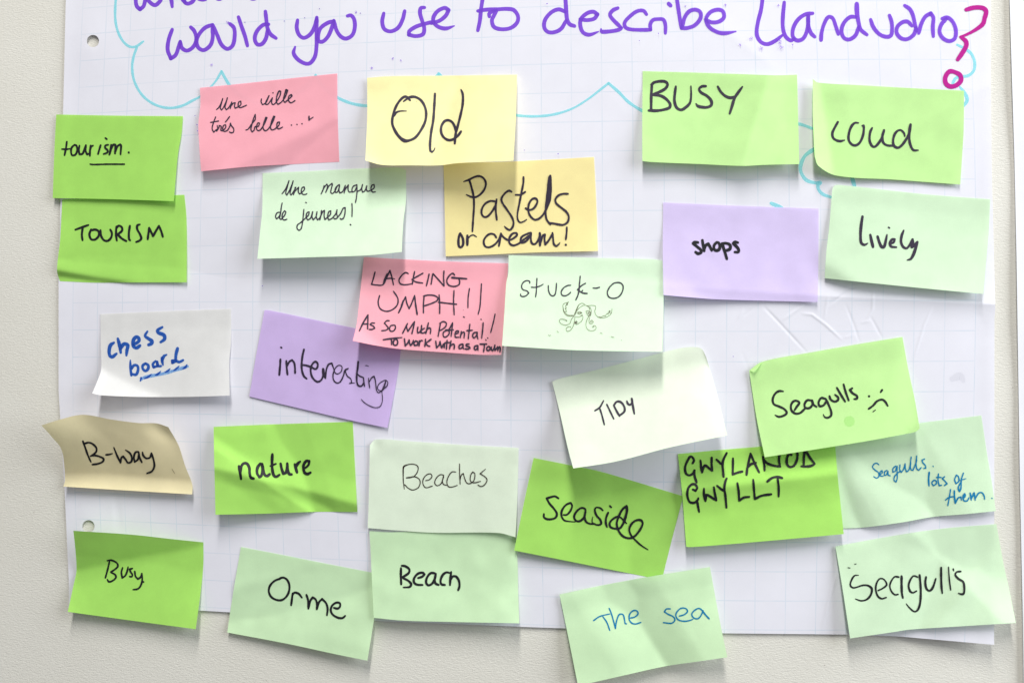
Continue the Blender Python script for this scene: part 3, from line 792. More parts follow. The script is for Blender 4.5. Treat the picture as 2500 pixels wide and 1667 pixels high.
note(9, 'lime', (490, 990, K), [(165, 270), (1000, 235), (1940, 205)], [(1940, 205), (1965, 700), (1998, 1355)],
     [(188, 1390), (900, 1375), (1460, 1355), (1998, 1358)], [(165, 270), (172, 700), (180, 1000), (188, 1390)], (9.0, 6.0, 3.5),
     'crumpled lime note reading lowercase "nature" in thick black pen',
     [(HW, 34, 'black', "488,770 502,850 515,932 / 505,850 520,770 550,735 590,738 620,790 625,860 640,915 675,928 / 760,737 725,790 720,860 750,910 775,890 790,800 780,740 / 785,745 800,830 820,885 850,895 880,872 / 915,618 910,720 915,820 935,890 965,905 1005,880 / 890,768,0.8 960,740,0.7 / 1020,738 1035,810 1055,865 1085,855 1105,790 1105,735 / 1105,735 1110,810 1130,870 1160,875 / 1200,745 1215,800 1230,850 / 1216,780 1240,735 1270,710,0.8 / 1325,800,0.8 1375,755,0.8 1385,705,0.9 1345,705,0.9 1310,770 1325,850 1360,870 1400,852")],
     folds=[(0.0, 0.47, 0.2, 0.56, -16, 0.02), (0.0, 0.22, 0.2, 0.44, 8, 0.06), (0.22, 0.58, 0.52, 1.0, -11, 0.04), (0.30, 0.58, 0.62, 0.95, 13, 0.05), (0.55, 0.2, 0.72, 1.0, 5, 0.05)], wrinkle=1.0, tents=[(0.0, 0.47, 0.2, 0.56, 1.6, 0.25, 0.15), (0.30, 0.58, 0.62, 0.95, 1.8, 0.12, 0.25), (0.6, 0.45, 0.72, 1.0, -1.4, 0.25, 0.25)])

note(10, 'mint', (530, 1320, K), [(305, 75), (800, 170), (1300, 270), (1970, 400), (2100, 425)], [(2100, 425), (2015, 930), (1918, 1525)],
     [(130, 1165), (900, 1310), (1500, 1440), (1918, 1525)], [(305, 75), (215, 600), (165, 920), (130, 1165)], (8.0, 7.0, 6.0),
     'mint note reading "Orme", tilted clockwise below the sheet edge left of the Beach note',
     [(HW, 26, 'black', "790,482 730,510 675,570 660,640 690,710 760,750 830,750 890,700 920,630 920,550 890,490 850,466 815,470 785,490 / 965,665 955,740 945,818 / 958,700 985,658 1040,670 1082,720 / 1140,685 1160,750 1165,860 / 1168,850 1190,760 1220,718 1255,740 1275,800 1272,870 / 1272,870 1300,780 1340,738 1390,790 1410,860 1402,945 / 1490,850 1540,860 1570,830 1565,790 1520,785 1470,820 1450,880 1475,935 1540,975 1600,980 1635,952")],
     folds=[(0.0, 0.80, 0.45, 0.42, 10, 0.06), (0.0, 0.42, 0.5, 0.25, -7, 0.08)], wrinkle=1.1, tents=[(0.0, 0.80, 0.45, 0.42, -2.0, 0.3, 0.4)], base=0.4)

note(11, 'yellow', (850, 150, K), [(242, 213), (520, 192), (1200, 185), (2155, 172)], [(2155, 172), (2140, 700), (2108, 1268)],
     [(220, 1265), (430, 1322), (800, 1328), (1170, 1328), (1400, 1300), (2108, 1268)], [(242, 213), (245, 700), (232, 1000), (220, 1265)], (8.5, 7.0, 8.0),
     'yellow note with the single large word "Old", above the Pastels note',
     [(HW, 30, 'soft_black', "790,498 740,452 690,470 620,560 575,680 562,780 580,850,1.1 640,950,1.2 715,1012,1.4 780,1010,1.1 860,970 940,860 985,760 995,650 970,560 920,490 850,455 780,462 708,512,0.7 / 745,635,0.3 680,635,0.6 620,650,0.8 580,700 / 1108,415 1100,560 1085,760 1060,900 1045,1060 1050,1140 1070,1158,0.7 1095,1135,0.5 1108,1105,0.4 / 1440,362,0.6 1462,420 1462,540 1440,660 1400,820 1370,930 1360,1050 / 1378,930 1365,850 1330,780 1280,752 1230,765 1190,830 1188,910 1220,970 1280,1005 1340,995 1400,950 1440,895 / 875,510,0.2 876,511,0.2")],
     folds=[(0.02, 0.16, 0.42, 0.0, 12, 0.06), (0.0, 0.94, 0.1, 1.0, 20, 0.03)], topl=(3.0, 0, 0.4), wrinkle=0.8, tents=[(0.44, 1.0, 0.62, 0.0, -1.8, 0.3, 0.35)], base=0.8)

note(12, 'yellow_warm', (1050, 370, K), [(172, 150), (1000, 130), (1500, 105), (2092, 72)], [(2092, 72), (2118, 600), (2142, 1270)],
     [(200, 1337), (700, 1318), (1300, 1290), (2142, 1270)], [(172, 150), (188, 800), (200, 1337)], (2.5, 2.8, 1.6),
     'yellow note reading "Pastels or cream!" under the Old note',
     [(HW, 25, 'soft_black', "500,362 530,460 555,570 560,700 550,860 540,1020 / 428,385,0.6 500,360 570,325 630,315 680,340 712,400 700,470 650,540 590,580 530,580 465,552,0.7 / 850,610 845,650 / 840,640 800,632 760,635 700,670 660,740 660,800 690,835 730,830 780,780 830,700 850,640 / 840,640 838,750 852,872 / 1040,515 1010,500 960,530 912,600 920,650 980,740 1040,830 1065,900 1055,960 1020,1000 980,985 950,955,0.5 / 1192,328 1190,400 1165,530 1140,660 1115,800,0.8 1120,870,0.8 1150,905,0.8 1200,890,0.7 1235,865,0.4 / 1090,553,0.8 1160,550,0.9 1215,515 / 1220,725 1260,745 1310,735 1350,690 1370,630 1345,598 1300,610 1262,670 1255,760 1285,830 1340,870 1400,850 1460,780 1500,690,1.2 1528,600,1.3 1542,450,1.0 1540,305,0.7 / 1532,308 1510,420 1495,560,1.1 1480,700,1.1 1475,800 1490,870 1535,930 / 1525,330,1.6 1522,450,2.2 1512,570,2.2 1498,680,1.8 / 1760,540 1700,540 1640,560 1600,610 1610,660 1680,720 1740,770 1770,830 1755,900 1700,935 1640,930 1580,918 1530,912"),
      (HW, 30, 'soft_black', "385,1048,1.3 370,1080 362,1150 370,1210 395,1222 420,1190 420,1120 400,1070 385,1048 / 476,1072,1.1 476,1130,1.1 475,1192,1.1 / 480,1120,0.6 510,1080,0.6 550,1065,0.6 592,1088,0.5"),
      (HW, 25, 'soft_black', "845,1098 820,1060 770,1050 720,1080 685,1140 700,1205 750,1222 820,1190 880,1120 905,1050 / 905,1045 895,1120 878,1205 / 905,1050 940,1095 1000,1130 1060,1110 1110,1065 1100,1040 1050,1050 1010,1110 1015,1170 1060,1198 1130,1175 1200,1120 1270,1070 / 1285,1035 1240,1050 1170,1090 1155,1140 1170,1165 1230,1140 1285,1060 / 1290,1040 1285,1110 1300,1170 1340,1180 1390,1110 1402,1040 / 1400,1040,1.2 1405,1110,1.3 1402,1200,1.2 / 1410,1160 1440,1070 1465,1060 1460,1120 1470,1185 1510,1140 1560,1055 / 1562,1038 1570,1110 1580,1180 1610,1205 1640,1185,0.8 1658,1160,0.4"),
      ('exclamation_mark', 24, 'soft_black', "1745,968 1742,1040 1732,1122 / 1732,1190,1.1 1736,1196,1.1")],
     folds=[(0.3, 0.8, 1.0, 0.55, 3, 0.05)], wrinkle=0.55, base=0.2)

note(13, 'pink', (820, 600, K), [(358, 145), (900, 175), (1400, 200), (2198, 225)], [(2198, 225), (2165, 800), (2110, 1390)],
     [(215, 1212), (500, 1270), (800, 1315), (1400, 1360), (1860, 1390), (2110, 1390)], [(358, 145), (310, 600), (265, 1000), (215, 1212)], (14.0, 10.0, 11.0),
     'pink note beginning "LACKING UMPH!!", overlapping the interesting note',
     [(HW, 17.3, 'soft_black', "500,335 475,430 455,492 510,500 600,497 640,420,1.2 690,315 715,400 735,498 / 655,360,1.2 620,440,1.2 605,495 / 625,425 690,415 750,422,0.7 / 925,355 890,342 840,380 805,440 825,485 880,497 970,485,0.8 / 1005,328 990,400 975,490 / 1110,350 1040,390 970,430 / 975,430 1020,460 1108,475 / 1190,360 1175,430 1155,512 / 1235,360 1225,430 1215,490 / 1240,355 1290,410 1380,512 / 1380,320 1375,400 1382,512 / 1515,372 1490,350 1440,390 1415,450 1440,500 1510,518 1570,495 1580,450 1570,425 / 1480,405,1.4 1560,412,1.2 1670,420,1.1"),
      (HW, 17.3, 'soft_black', "558,635 540,720 565,800 640,835 720,815 785,750 790,670 735,580 / 800,855 835,780,1.2 860,700,1.3 / 835,760 870,690 890,652 905,730 935,800 965,740 1005,635 1018,750,1.2 1038,875,1.2 / 1125,650 1118,750 1118,855 / 1120,640 1180,628 1260,635 1308,665 1290,700 1220,735 1130,765 / 1318,625 1325,740 1325,862 / 1308,718 1420,732 1542,745 / 1508,570 1502,700 1510,878"),
      ('exclamation_mark', 16, 'soft_black', "1705,545 1688,660 1685,790 / 1630,905,1.1 1640,912 / 1626,820,0.4"),
      ('exclamation_mark', 16, 'soft_black', "1858,485 1850,620 1838,780 1815,875,0.8 / 1850,936 1856,939"),
      (HW, 17.3, 'soft_black', "300,1085 350,980,1.2 410,880 408,970 405,1060 / 350,998 415,995 / 495,985 455,985 440,1005 480,1025 495,1050 465,1065 425,1066"),
      (HW, 16.2, 'soft_black', "682,955 650,955 620,985 650,1020 668,1050 640,1075 585,1082 / 735,1010 700,1020 685,1060 700,1088 735,1085 760,1050 755,1015 735,1010"),
      (HW, 17.3, 'soft_black', "852,1115 885,1050 915,990 / 870,1080 900,1020 910,1065 920,1090 960,1030 1005,965 / 1005,965 990,1040 970,1120 / 1048,1035 1040,1080 1045,1110 1070,1100 1090,1060 1095,1015 / 1130,1050 1095,1075 1085,1105 1110,1112 1150,1095 / 1182,980 1165,1050 1148,1118 / 1155,1080 1190,1045 1210,1060 1205,1118"),
      (HW, 16.2, 'soft_black', "1335,985 1322,1060 1305,1155 / 1325,990 1370,965 1410,985 1400,1030 1350,1070 1325,1080 / 1415,1080 1375,1100 1370,1145 1395,1165 1440,1130 1445,1085 1415,1075 / 1490,980 1460,1040 1435,1080 / 1490,980 1480,1080 1470,1155 / 1400,1070 1450,1072 1500,1070 / 1520,1125 1560,1110 1565,1085 1540,1085 1520,1120 1525,1165 1570,1165 / 1600,1090 1595,1130 1588,1170 / 1592,1140 1620,1100 1640,1105 1635,1175 / 1710,1000 1700,1090 1690,1185 / 1670,1080 1745,1075 / 1800,1100 1760,1110 1745,1150 1760,1175 1790,1150 1805,1105 / 1805,1100 1805,1150 1812,1185 / 1880,980 1872,1080,1.1 1860,1175"),
      ('exclamation_mark', 15, 'soft_black', "2032,870 2010,970 1975,1105 / 1935,1172 1940,1176 / 1912,1195 1918,1203"),
      (HW, 18.4, 'soft_black', "605,1197 720,1180 845,1168,0.7 / 708,1190 712,1220 712,1258 / 755,1190 735,1220 740,1262 775,1265 790,1225 775,1190 755,1190"),
      (HW, 18.4, 'soft_black', "875,1185 880,1230 885,1275 920,1235 935,1200 940,1240 955,1270 980,1235 990,1205 / 1020,1210 995,1240 1005,1270 1040,1262 1045,1225 1020,1210 / 1065,1210 1068,1240 1060,1278 / 1066,1235 1090,1205 1105,1210 / 1145,1190 1142,1230 1135,1280 / 1215,1190 1170,1225 1145,1240 1170,1270 1200,1280"),
      (HW, 18.4, 'soft_black', "1275,1215 1280,1260 1285,1300 1320,1260 1330,1220 1340,1270 1350,1300 1375,1250 / 1388,1240 1385,1270 1380,1300 / 1420,1205 1415,1260 1410,1315 / 1395,1235 1450,1232 / 1470,1210 1460,1260 1450,1315 / 1460,1280 1495,1250 1512,1265 1508,1315"),
      (HW, 18.4, 'soft_black', "1615,1250 1580,1265 1570,1300 1590,1310 1620,1285 1625,1255 / 1622,1255 1622,1290 1632,1312 / 1700,1250 1665,1255 1665,1275 1700,1285 1712,1302 1685,1315 1650,1312 / 1810,1270 1775,1280 1765,1310 1785,1325 1810,1300 1815,1275 / 1813,1275 1812,1305 1815,1330"),
      (HW, 18.4, 'soft_black', "1840,1252 1880,1252 1925,1250 / 1895,1250 1892,1300 1885,1348 / 1950,1280 1925,1300 1930,1330 1955,1330 1970,1300 1950,1280 / 1985,1290 1985,1325 2000,1335 2020,1300 2030,1265 / 2027,1290 2030,1330 2055,1300 2065,1285 / 2070,1290 2065,1335 / 2068,1320 2090,1285 2100,1300 2092,1352")],
     folds=[(0.0, 0.82, 0.24, 1.02, 18, 0.03), (0, 0.14, 1, 0.14, 5, 0.08), (0.5, 0.66, 1.0, 0.45, -3, 0.05)], p=1.15, v0=0.1, base=0.9, wrinkle=0.5)

note(14, 'pale', (1200, 590, K), [(218, 172), (900, 195), (1500, 212), (2050, 225), (2182, 240)], [(2182, 240), (2195, 550), (2192, 900), (2180, 1405)],
     [(135, 1328), (600, 1358), (1100, 1385), (2180, 1405)], [(218, 172), (215, 400), (190, 520), (165, 900), (135, 1328)], (13.0, 15.0, 16.0),
     'pale green note reading "stuck-o" with a small ink doodle of an octopus',
     [(HW, 16, 'soft_black', "488,530 485,505 450,497 405,520 383,570 400,610 455,630 475,655 440,690 395,700 370,685 372,668 / 580,468 575,560 572,640 562,705 / 508,580 560,582 620,565 660,542,0.8 / 725,560 728,620 750,675 785,692 812,670 825,600 830,530 / 1012,555 970,560 920,590 890,640 900,680 940,690 985,670 1010,645 / 1132,440 1122,550 1115,630,1.2 1100,690 1075,745 / 1200,530 1150,560 1098,610 1130,635 1170,655,1.2 1222,660,1.1 / 1165,620 1150,635 / 1295,590 1340,592 1380,580 / 1535,550 1500,590 1478,650 1500,705 1560,722 1625,700 1668,640 1680,570 1655,530 1610,520 1560,530 1535,550"),
      ('octopus_doodle', 6.5, 'grey_pen', "910,815 925,790 985,770 960,785 975,790 955,800 970,805 945,815 955,850 940,850 955,880 945,890 960,895 / 910,815 918,860 935,900 980,935 1050,938 / 912,830 925,900 960,940 1000,950 1055,942 / 1055,940 1085,860 1110,810 1150,785 1190,795 / 1065,935 1090,880 1140,830 1190,808 1225,822 1250,845 1252,870 / 1060,920 1095,850 1115,805 / 1225,815 1280,812 1325,820 1330,850 1318,880 1330,930 1370,965 1430,970 1490,950 1530,910 1538,855 / 1370,955 1400,960 1440,940 1450,950 1475,915 1490,925 1490,900 1515,905 1500,880 1520,885 / 1090,905 1130,890 1155,910 1120,905 1100,915 1130,925 1140,905 / 1150,930 1168,960 1150,1010 1100,1050 / 1075,955 1120,960 1160,930 / 1205,885 1245,880 1265,905 1250,930 1230,905 1250,895 1262,915 / 1205,885 1225,930 1240,950 1270,925 / 1065,950 1060,1010 1040,1080 1010,1125 970,1142 952,1115 975,1085 1010,1082 1012,1095 / 1050,950 1020,990 1000,1040 950,1062 890,1045 865,1010 880,988 920,988 965,1005 950,1010 / 1240,955 1215,1000 1205,1060 1225,1115 1275,1137 1325,1120 1335,1085 1310,1068 1290,1085 1308,1090 / 1255,955 1245,1000 1250,1035 1280,1045 1300,1020 1280,1000 1262,1015 1275,1028 / 1252,825 1272,870 1270,920 1255,950 / 1070,1010 1065,1040 1085,1010 1070,1040 1095,1020 1080,1050 1105,1045 / 835,1138 855,1155 / 728,1185 740,1198 758,1190 / 1385,1160 1415,1170 / 1525,1210 1565,1220 / 1655,1255 1662,1258")],
     folds=[(0, 0.20, 0.6, 0.14, 7, 0.1), (0.6, 0.12, 1, 0.45, 4, 0.08)], topl=(0, 0, 1.2), p=1.0, v0=0.12, wrinkle=0.8, base=1.0, bumps=[(0.04, 0.62, 0.14, 0.1, -1.1)])

note(15, 'cream_green', (870, 1050, K), [(172, 190), (245, 118), (700, 142), (1300, 182), (2070, 225)], [(2070, 225), (2060, 700), (2045, 1100), (2030, 1362)],
     [(145, 1245), (500, 1275), (1000, 1305), (1810, 1308), (2030, 1362)], [(172, 190), (165, 600), (155, 1000), (145, 1245)], (4.0, 3.0, 7.0),
     'cream green note reading "Beaches" in thin pen, directly above the Beach note',
     [(HW, 12, 'fine_pen', "612,750,0.8 600,650 598,540,1.3 605,465,1.6 650,440,1.2 710,430,0.9 770,445 790,480 775,540 735,590 / 640,605,1.3 690,600,1.5 740,590,1.2 800,620 815,670 790,730 720,760 660,735 625,700 612,690 / 885,640 930,630 965,590 950,555 900,565 855,620 850,680 885,730 970,710 / 1115,570 1070,565 1020,610 1000,670 1030,705 1080,680 1115,590 / 1115,575 1100,640 1110,685 1150,700 / 1270,530 1220,530 1175,590 1155,660 1175,715 1220,722 1290,700,0.8 / 1318,428 1318,550 1325,685 / 1322,640 1340,570 1365,550 1385,620 1410,670 1450,678 1500,640 1512,550 1485,530 1460,570 1455,640 1490,668 1585,650 / 1650,492,0.7 1580,552 1640,590 1668,630 1640,690 1590,715 1552,695")],
     folds=[(0.86, 1.0, 1.0, 0.6, 6, 0.04)], topl=(1.8, 0, 0), wrinkle=0.7, base=1.0, bumps=[(0.05, 0.03, 0.04, 0.09, -1.2)])

note(16, 'mint', (870, 1270, K), [(165, 135), (470, 150), (1000, 120), (2010, 110)], [(2010, 110), (2055, 500), (2065, 900), (2080, 1310)],
     [(222, 1240), (600, 1275), (1200, 1292), (2080, 1310)], [(165, 135), (180, 350), (200, 800), (222, 1240)], (1.5, 3.0, 3.5),
     'mint note reading "Beach", right below the Beaches note',
     [(HW, 29, 'black', "570,605 568,700 572,812 / 580,575 625,582 675,620 670,665 610,710 572,730 / 600,735 660,765 700,810 680,845,0.9 600,852,0.7 / 790,732 840,715 870,685 850,665 790,675 740,730 735,785 770,815 845,820 / 1000,670 950,670 905,720 890,790 920,825 970,800 1005,730 1015,678 / 1012,680 1000,750 1010,800 1050,820 / 1185,665 1150,660 1105,690 1075,760 1085,810 1130,820 / 1210,655 1200,740 1195,822 / 1198,760 1230,712 1275,715 1310,770 1315,840 1300,885")],
     folds=[(0, 0.25, 1, 0.28, 5, 0.12), (0.55, 0.9, 1.0, 0.55, 5, 0.07)], wrinkle=1.5, base=1.6)

note(17, 'white_green', (1330, 830, K), [(95, 530), (180, 495), (700, 370), (1200, 240), (1700, 110), (1880, 88), (2000, 110), (2060, 215)],
     [(2060, 215), (2120, 420), (2220, 780), (2328, 1215)], [(363, 1635), (900, 1548), (1600, 1365), (2328, 1210)], [(95, 530), (200, 960), (300, 1400), (363, 1635)], (12.0, 12.0, 13.0),
     'whitish green note reading "TIDY", tilted, top edge curled',
     [(HW, 22, 'soft_black', "640,900,1.1 700,860 725,820 750,772,0.8 / 702,872 730,960 760,1078 / 792,820 830,900 880,1003 / 882,835,1.1 920,910,1.2 955,968,1.2 / 882,830,1.2 920,785,1.2 970,790,1.2 1015,850,1.2 1015,910,1.2 960,958,1.2 / 1048,778,1.1 1060,810,1.2 1090,825,1.2 1115,790,1.2 1110,745,1.2 / 1110,745,1.2 1125,840,1.3 1143,940,1.1")],
     topl=(2.0, 0.6, 3.6), folds=[(0, 0.22, 1, 0.20, 22, 0.10)], p=1.1, v0=0.1, wrinkle=0.5, base=0.4)

note(18, 'lime_light', (1540, 150, K), [(152, 127), (800, 145), (1400, 165), (1850, 180), (2122, 172)], [(2122, 172), (2135, 700), (2150, 1312)],
     [(148, 1272), (260, 1285), (900, 1312), (1420, 1335), (1700, 1322), (2150, 1312)], [(152, 127), (148, 700), (148, 1272)], (6.0, 4.0, 7.5),
     'lime note reading large capital "BUSY", a diagonal crease running down its right part',
     [(HW, 34, 'soft_black', "270,305 262,430 260,560 260,632 / 265,300 300,270 390,255 450,265 470,300 440,350 370,390 290,420 / 290,430 380,440 450,480 502,545 495,590 430,615 340,630 230,628 / 575,322,0.8 562,420 558,510 585,590 640,620 700,590 755,530,0.9 770,440,0.7 768,318,0.6 / 958,318 910,320 872,355,0.8 900,400,0.9 970,440 1025,500 1030,555 985,585 910,585 855,570 832,540,0.5 / 1110,322,0.8 1150,390,0.9 1210,445 1270,465 1320,455 / 1425,325,0.7 1370,400 1325,470 1290,580 1262,668,0.9")],
     folds=[(0.0, 0.17, 1, 0.17, 4, 0.03)], wrinkle=0.8, tents=[(0.82, 0.0, 0.64, 1.0, 3.6, 0.34, 0.55)])

note(19, 'lime_light', (1950, 180, K), [(180, 70), (240, 115), (800, 150), (1400, 185), (2110, 220)], [(2110, 220), (2105, 700), (2085, 1050), (2060, 1415)],
     [(205, 1060), (250, 1175), (480, 1300), (1200, 1350), (2060, 1412)], [(180, 70), (180, 500), (195, 900), (205, 1060)], (11.0, 3.5, 4.0),
     'lime note reading "LOUD", left edge curling forward and lower left corner lifted',
     [(HW, 30, 'soft_black', "500,618 460,690 430,760 440,820 480,850 530,862 585,850,0.6 / 762,630,0.8 715,630,0.8 670,680,1.1 640,770 640,850 680,905 730,915 780,880 820,790 832,700 828,665 808,665,0.6 / 938,692,0.8 912,750 905,850 930,915 965,935 1010,900 1060,820 1090,722 / 1088,722 1068,800 1080,880 1130,915,0.9 1210,920,0.8 / 1355,800,0.6 1345,760,0.8 1300,720,0.8 1250,740,0.9 1215,800 1205,880 1225,930 1270,945 1320,910 1370,840 1410,760 1428,655,1.1 / 1428,650,1.2 1415,730,1.1 1412,840 1430,920 1465,975,0.9 1525,978,0.6")],
     folds=[(0.06, 0.1, 0.17, 1.0, 16, 0.08)], topl=(6.0, 0, 0), tents=[(0.17, 1.0, 0.06, 0.1, -1.5, 0.15, 0.3)], wrinkle=0.7, bumps=[(0.97, 0.7, 0.08, 0.22, -0.8)])

note(20, 'lilac', (1580, 460, K), [(205, 180), (900, 212), (1500, 235), (2188, 258)], [(2188, 258), (2185, 800), (2175, 1450)],
     [(210, 1360), (500, 1385), (900, 1415), (2175, 1450)], [(205, 180), (200, 800), (210, 1360)], (9.0, 3.6, 3.0),
     'lilac note reading lowercase "shops" in small thick black letters',
     [(HW, 36, 'black', "648,690 600,687 588,702 640,745 685,785 690,815 650,832 618,812 / 705,662 715,730 728,798 / 728,790 745,730 780,708 800,740 825,792 / 890,687 858,720 852,770 880,792 918,780 928,730 910,692 890,687 / 955,702 985,790 1018,898 / 960,702 1010,700 1058,722 1058,770 1010,792 980,790 / 1158,692 1120,682 1100,702 1140,740 1170,785 1162,812 1120,812")],
     folds=[(0.0, 0.82, 0.33, 1.0, 10, 0.04)], wrinkle=1.0, base=0.6)

note(21, 'mint_light', (1990, 440, K), [(218, 130), (245, 72), (300, 62), (900, 125), (1400, 180), (2235, 245)], [(2235, 245), (2215, 650), (2185, 1000), (2145, 1450)],
     [(122, 1250), (900, 1330), (1500, 1390), (2145, 1450)], [(218, 130), (180, 600), (145, 900), (122, 1250)], (3.0, 5.0, 3.5),
     'mint note reading "lively", under the LOUD note at the right',
     [(HW, 36, 'soft_black', "605,465 588,580 580,700 590,800,0.9 630,825,0.8 672,805,0.5 / 705,697 720,770 740,850 / 798,718 820,790 850,850 880,850 905,760,0.9 918,695,0.5 / 938,602,0.7 950,610,0.7 / 958,812,0.8 1005,790,0.8 1015,755,0.8 985,755,0.8 955,800,0.9 970,845,0.9 1038,855,0.7 / 1132,640,0.6 1105,710,0.9 1098,790,0.9 1125,850,0.8 1170,868,0.7 1210,820,0.8 1245,755,0.9 / 1245,755,0.8 1250,800 1235,850 1270,830 1305,790 / 1305,790 1280,880 1250,960 1220,1005,0.9 1178,1018,0.5")],
     folds=[(0.0, 0.84, 0.17, 1.0, -18, 0.04), (0.0, 0.16, 1.0, 0.16, 4, 0.05)], topl=(1.8, 0, 0), wrinkle=0.7)

note(24, 'lime', (1640, 1060, K), [(78, 250), (600, 200), (1140, 155), (2080, 70)], [(2080, 70), (2115, 500), (2150, 850), (2195, 1270)],
     [(185, 1430), (230, 1437), (800, 1395), (1500, 1335), (2195, 1272)], [(78, 250), (130, 720), (160, 1100), (185, 1430)], (8.0, 8.5, 9.0),
     'lime note reading "GWYLANOD GWYLLT" in thick capitals, creased across the middle',
     [(HW, 29, 'black', "268,368 285,330 260,288 235,285 195,350 170,430 185,500 230,522 280,490 292,455 / 288,460 295,540 318,612 / 368,332 375,410 388,485 / 388,485 410,412 430,395 515,465 / 510,295 510,380 517,462 / 572,320 630,375 / 702,237 665,310 650,370 655,460 662,540 / 782,305 780,420 778,510 / 778,512 830,490 902,472 / 955,515 965,430 1005,245 / 1005,245 1060,370 1115,482 / 960,430 1010,380 1075,360 / 1165,285 1180,380 1185,458 / 1170,310 1210,360 1290,395 1385,410 / 1382,410 1370,330 1375,240 1375,190 / 1530,262 1500,250 1475,290 1470,370 1500,412 1550,405 1590,350 1605,280 1600,200 / 1700,190 1688,300 1685,382 / 1710,205 1760,290 1822,370 / 1825,375 1780,400 1710,408 1655,405"),
      (HW, 29, 'black', "270,702 305,718 325,680 300,638 255,638 210,690 200,780 230,860 290,870 335,830 340,812 / 325,850 335,910 350,988 / 412,690 412,770 430,850 / 430,850 440,770 460,772 570,842 / 538,672 550,750 570,842 / 580,655 650,710 668,715 / 702,560 685,600 672,680 685,780 698,930 / 838,622 855,730 860,842 / 860,845 920,805 990,795 / 1040,577 1050,700 1060,820 / 1062,822 1150,780 1270,762 / 1220,600,1.1 1280,555 1350,540 1410,555 / 1352,560 1365,670 1365,788")],
     folds=[(0.0, 0.40, 1.0, 0.36, -16, 0.015), (0.0, 0.16, 1.0, 0.14, 9, 0.06), (0.0, 0.55, 1.0, 0.5, 8, 0.1)], wrinkle=0.8, tents=[(0.0, 0.40, 1.0, 0.36, 2.0, 0.3, 0.3)], base=0.8)

note(25, 'lime', (1240, 1100, K), [(328, 90), (800, 185), (1200, 270), (2225, 575)], [(2225, 575), (2220, 630), (2100, 1100), (1965, 1643)],
     [(80, 1270), (700, 1392), (1300, 1512), (1965, 1643)], [(328, 90), (210, 640), (80, 1270)], (7.5, 5.0, 0.3),
     'lime note reading "Seaside" with a long looping tail, tilted clockwise under the TIDY note',
     [(HW, 26, 'black', "645,605 600,580 540,592 495,605 530,670 590,740 625,800 610,850 560,870 500,870 460,845 460,805 / 710,815,0.9 750,815,0.9 795,770,0.9 820,700,0.9 800,662,0.9 740,690,0.9 690,760 685,830 720,885,0.8 790,900,0.6 860,905,0.5 / 992,780 985,740,0.9 940,728,0.9 880,770 845,840 870,890 920,895 970,850 992,780 / 985,780 980,850 1000,905 1050,930,0.9 1110,930,0.8 / 1212,760,0.8 1180,730,0.8 1130,722,0.8 1110,750,0.9 1130,820 1180,880 1190,930 1150,945,0.9 1100,930,0.6 1075,900,0.5 1085,840,0.4 / 1280,788 1255,850 1250,920 1265,970 / 1303,702 1318,720 / 1515,925,0.7 1480,890,0.8 1440,850,0.8 1400,838,0.9 1340,870 1300,920 1310,970 1370,992 1430,985 1470,930,1.1 1500,850,1.2 1520,760,1.2 1515,702,1.2 / 1515,702 1460,750,1.1 1410,850 1390,930 1410,1010 1460,1080 1530,1112 1600,1100 1670,1030 1720,930 1700,885 1640,885 1580,930 1550,1000 1570,1070,0.8 1640,1150,0.8 1710,1210,0.7 1790,1260,0.4")],
     folds=[(0.62, 0.0, 0.92, 1.0, 1.5, 0.05), (0.35, 0.3, 1.0, 0.3, -2, 0.1)], wrinkle=0.8, tents=[(0.62, 0.0, 0.90, 0.95, -1.6, 0.4, 0.4)], base=0.9)

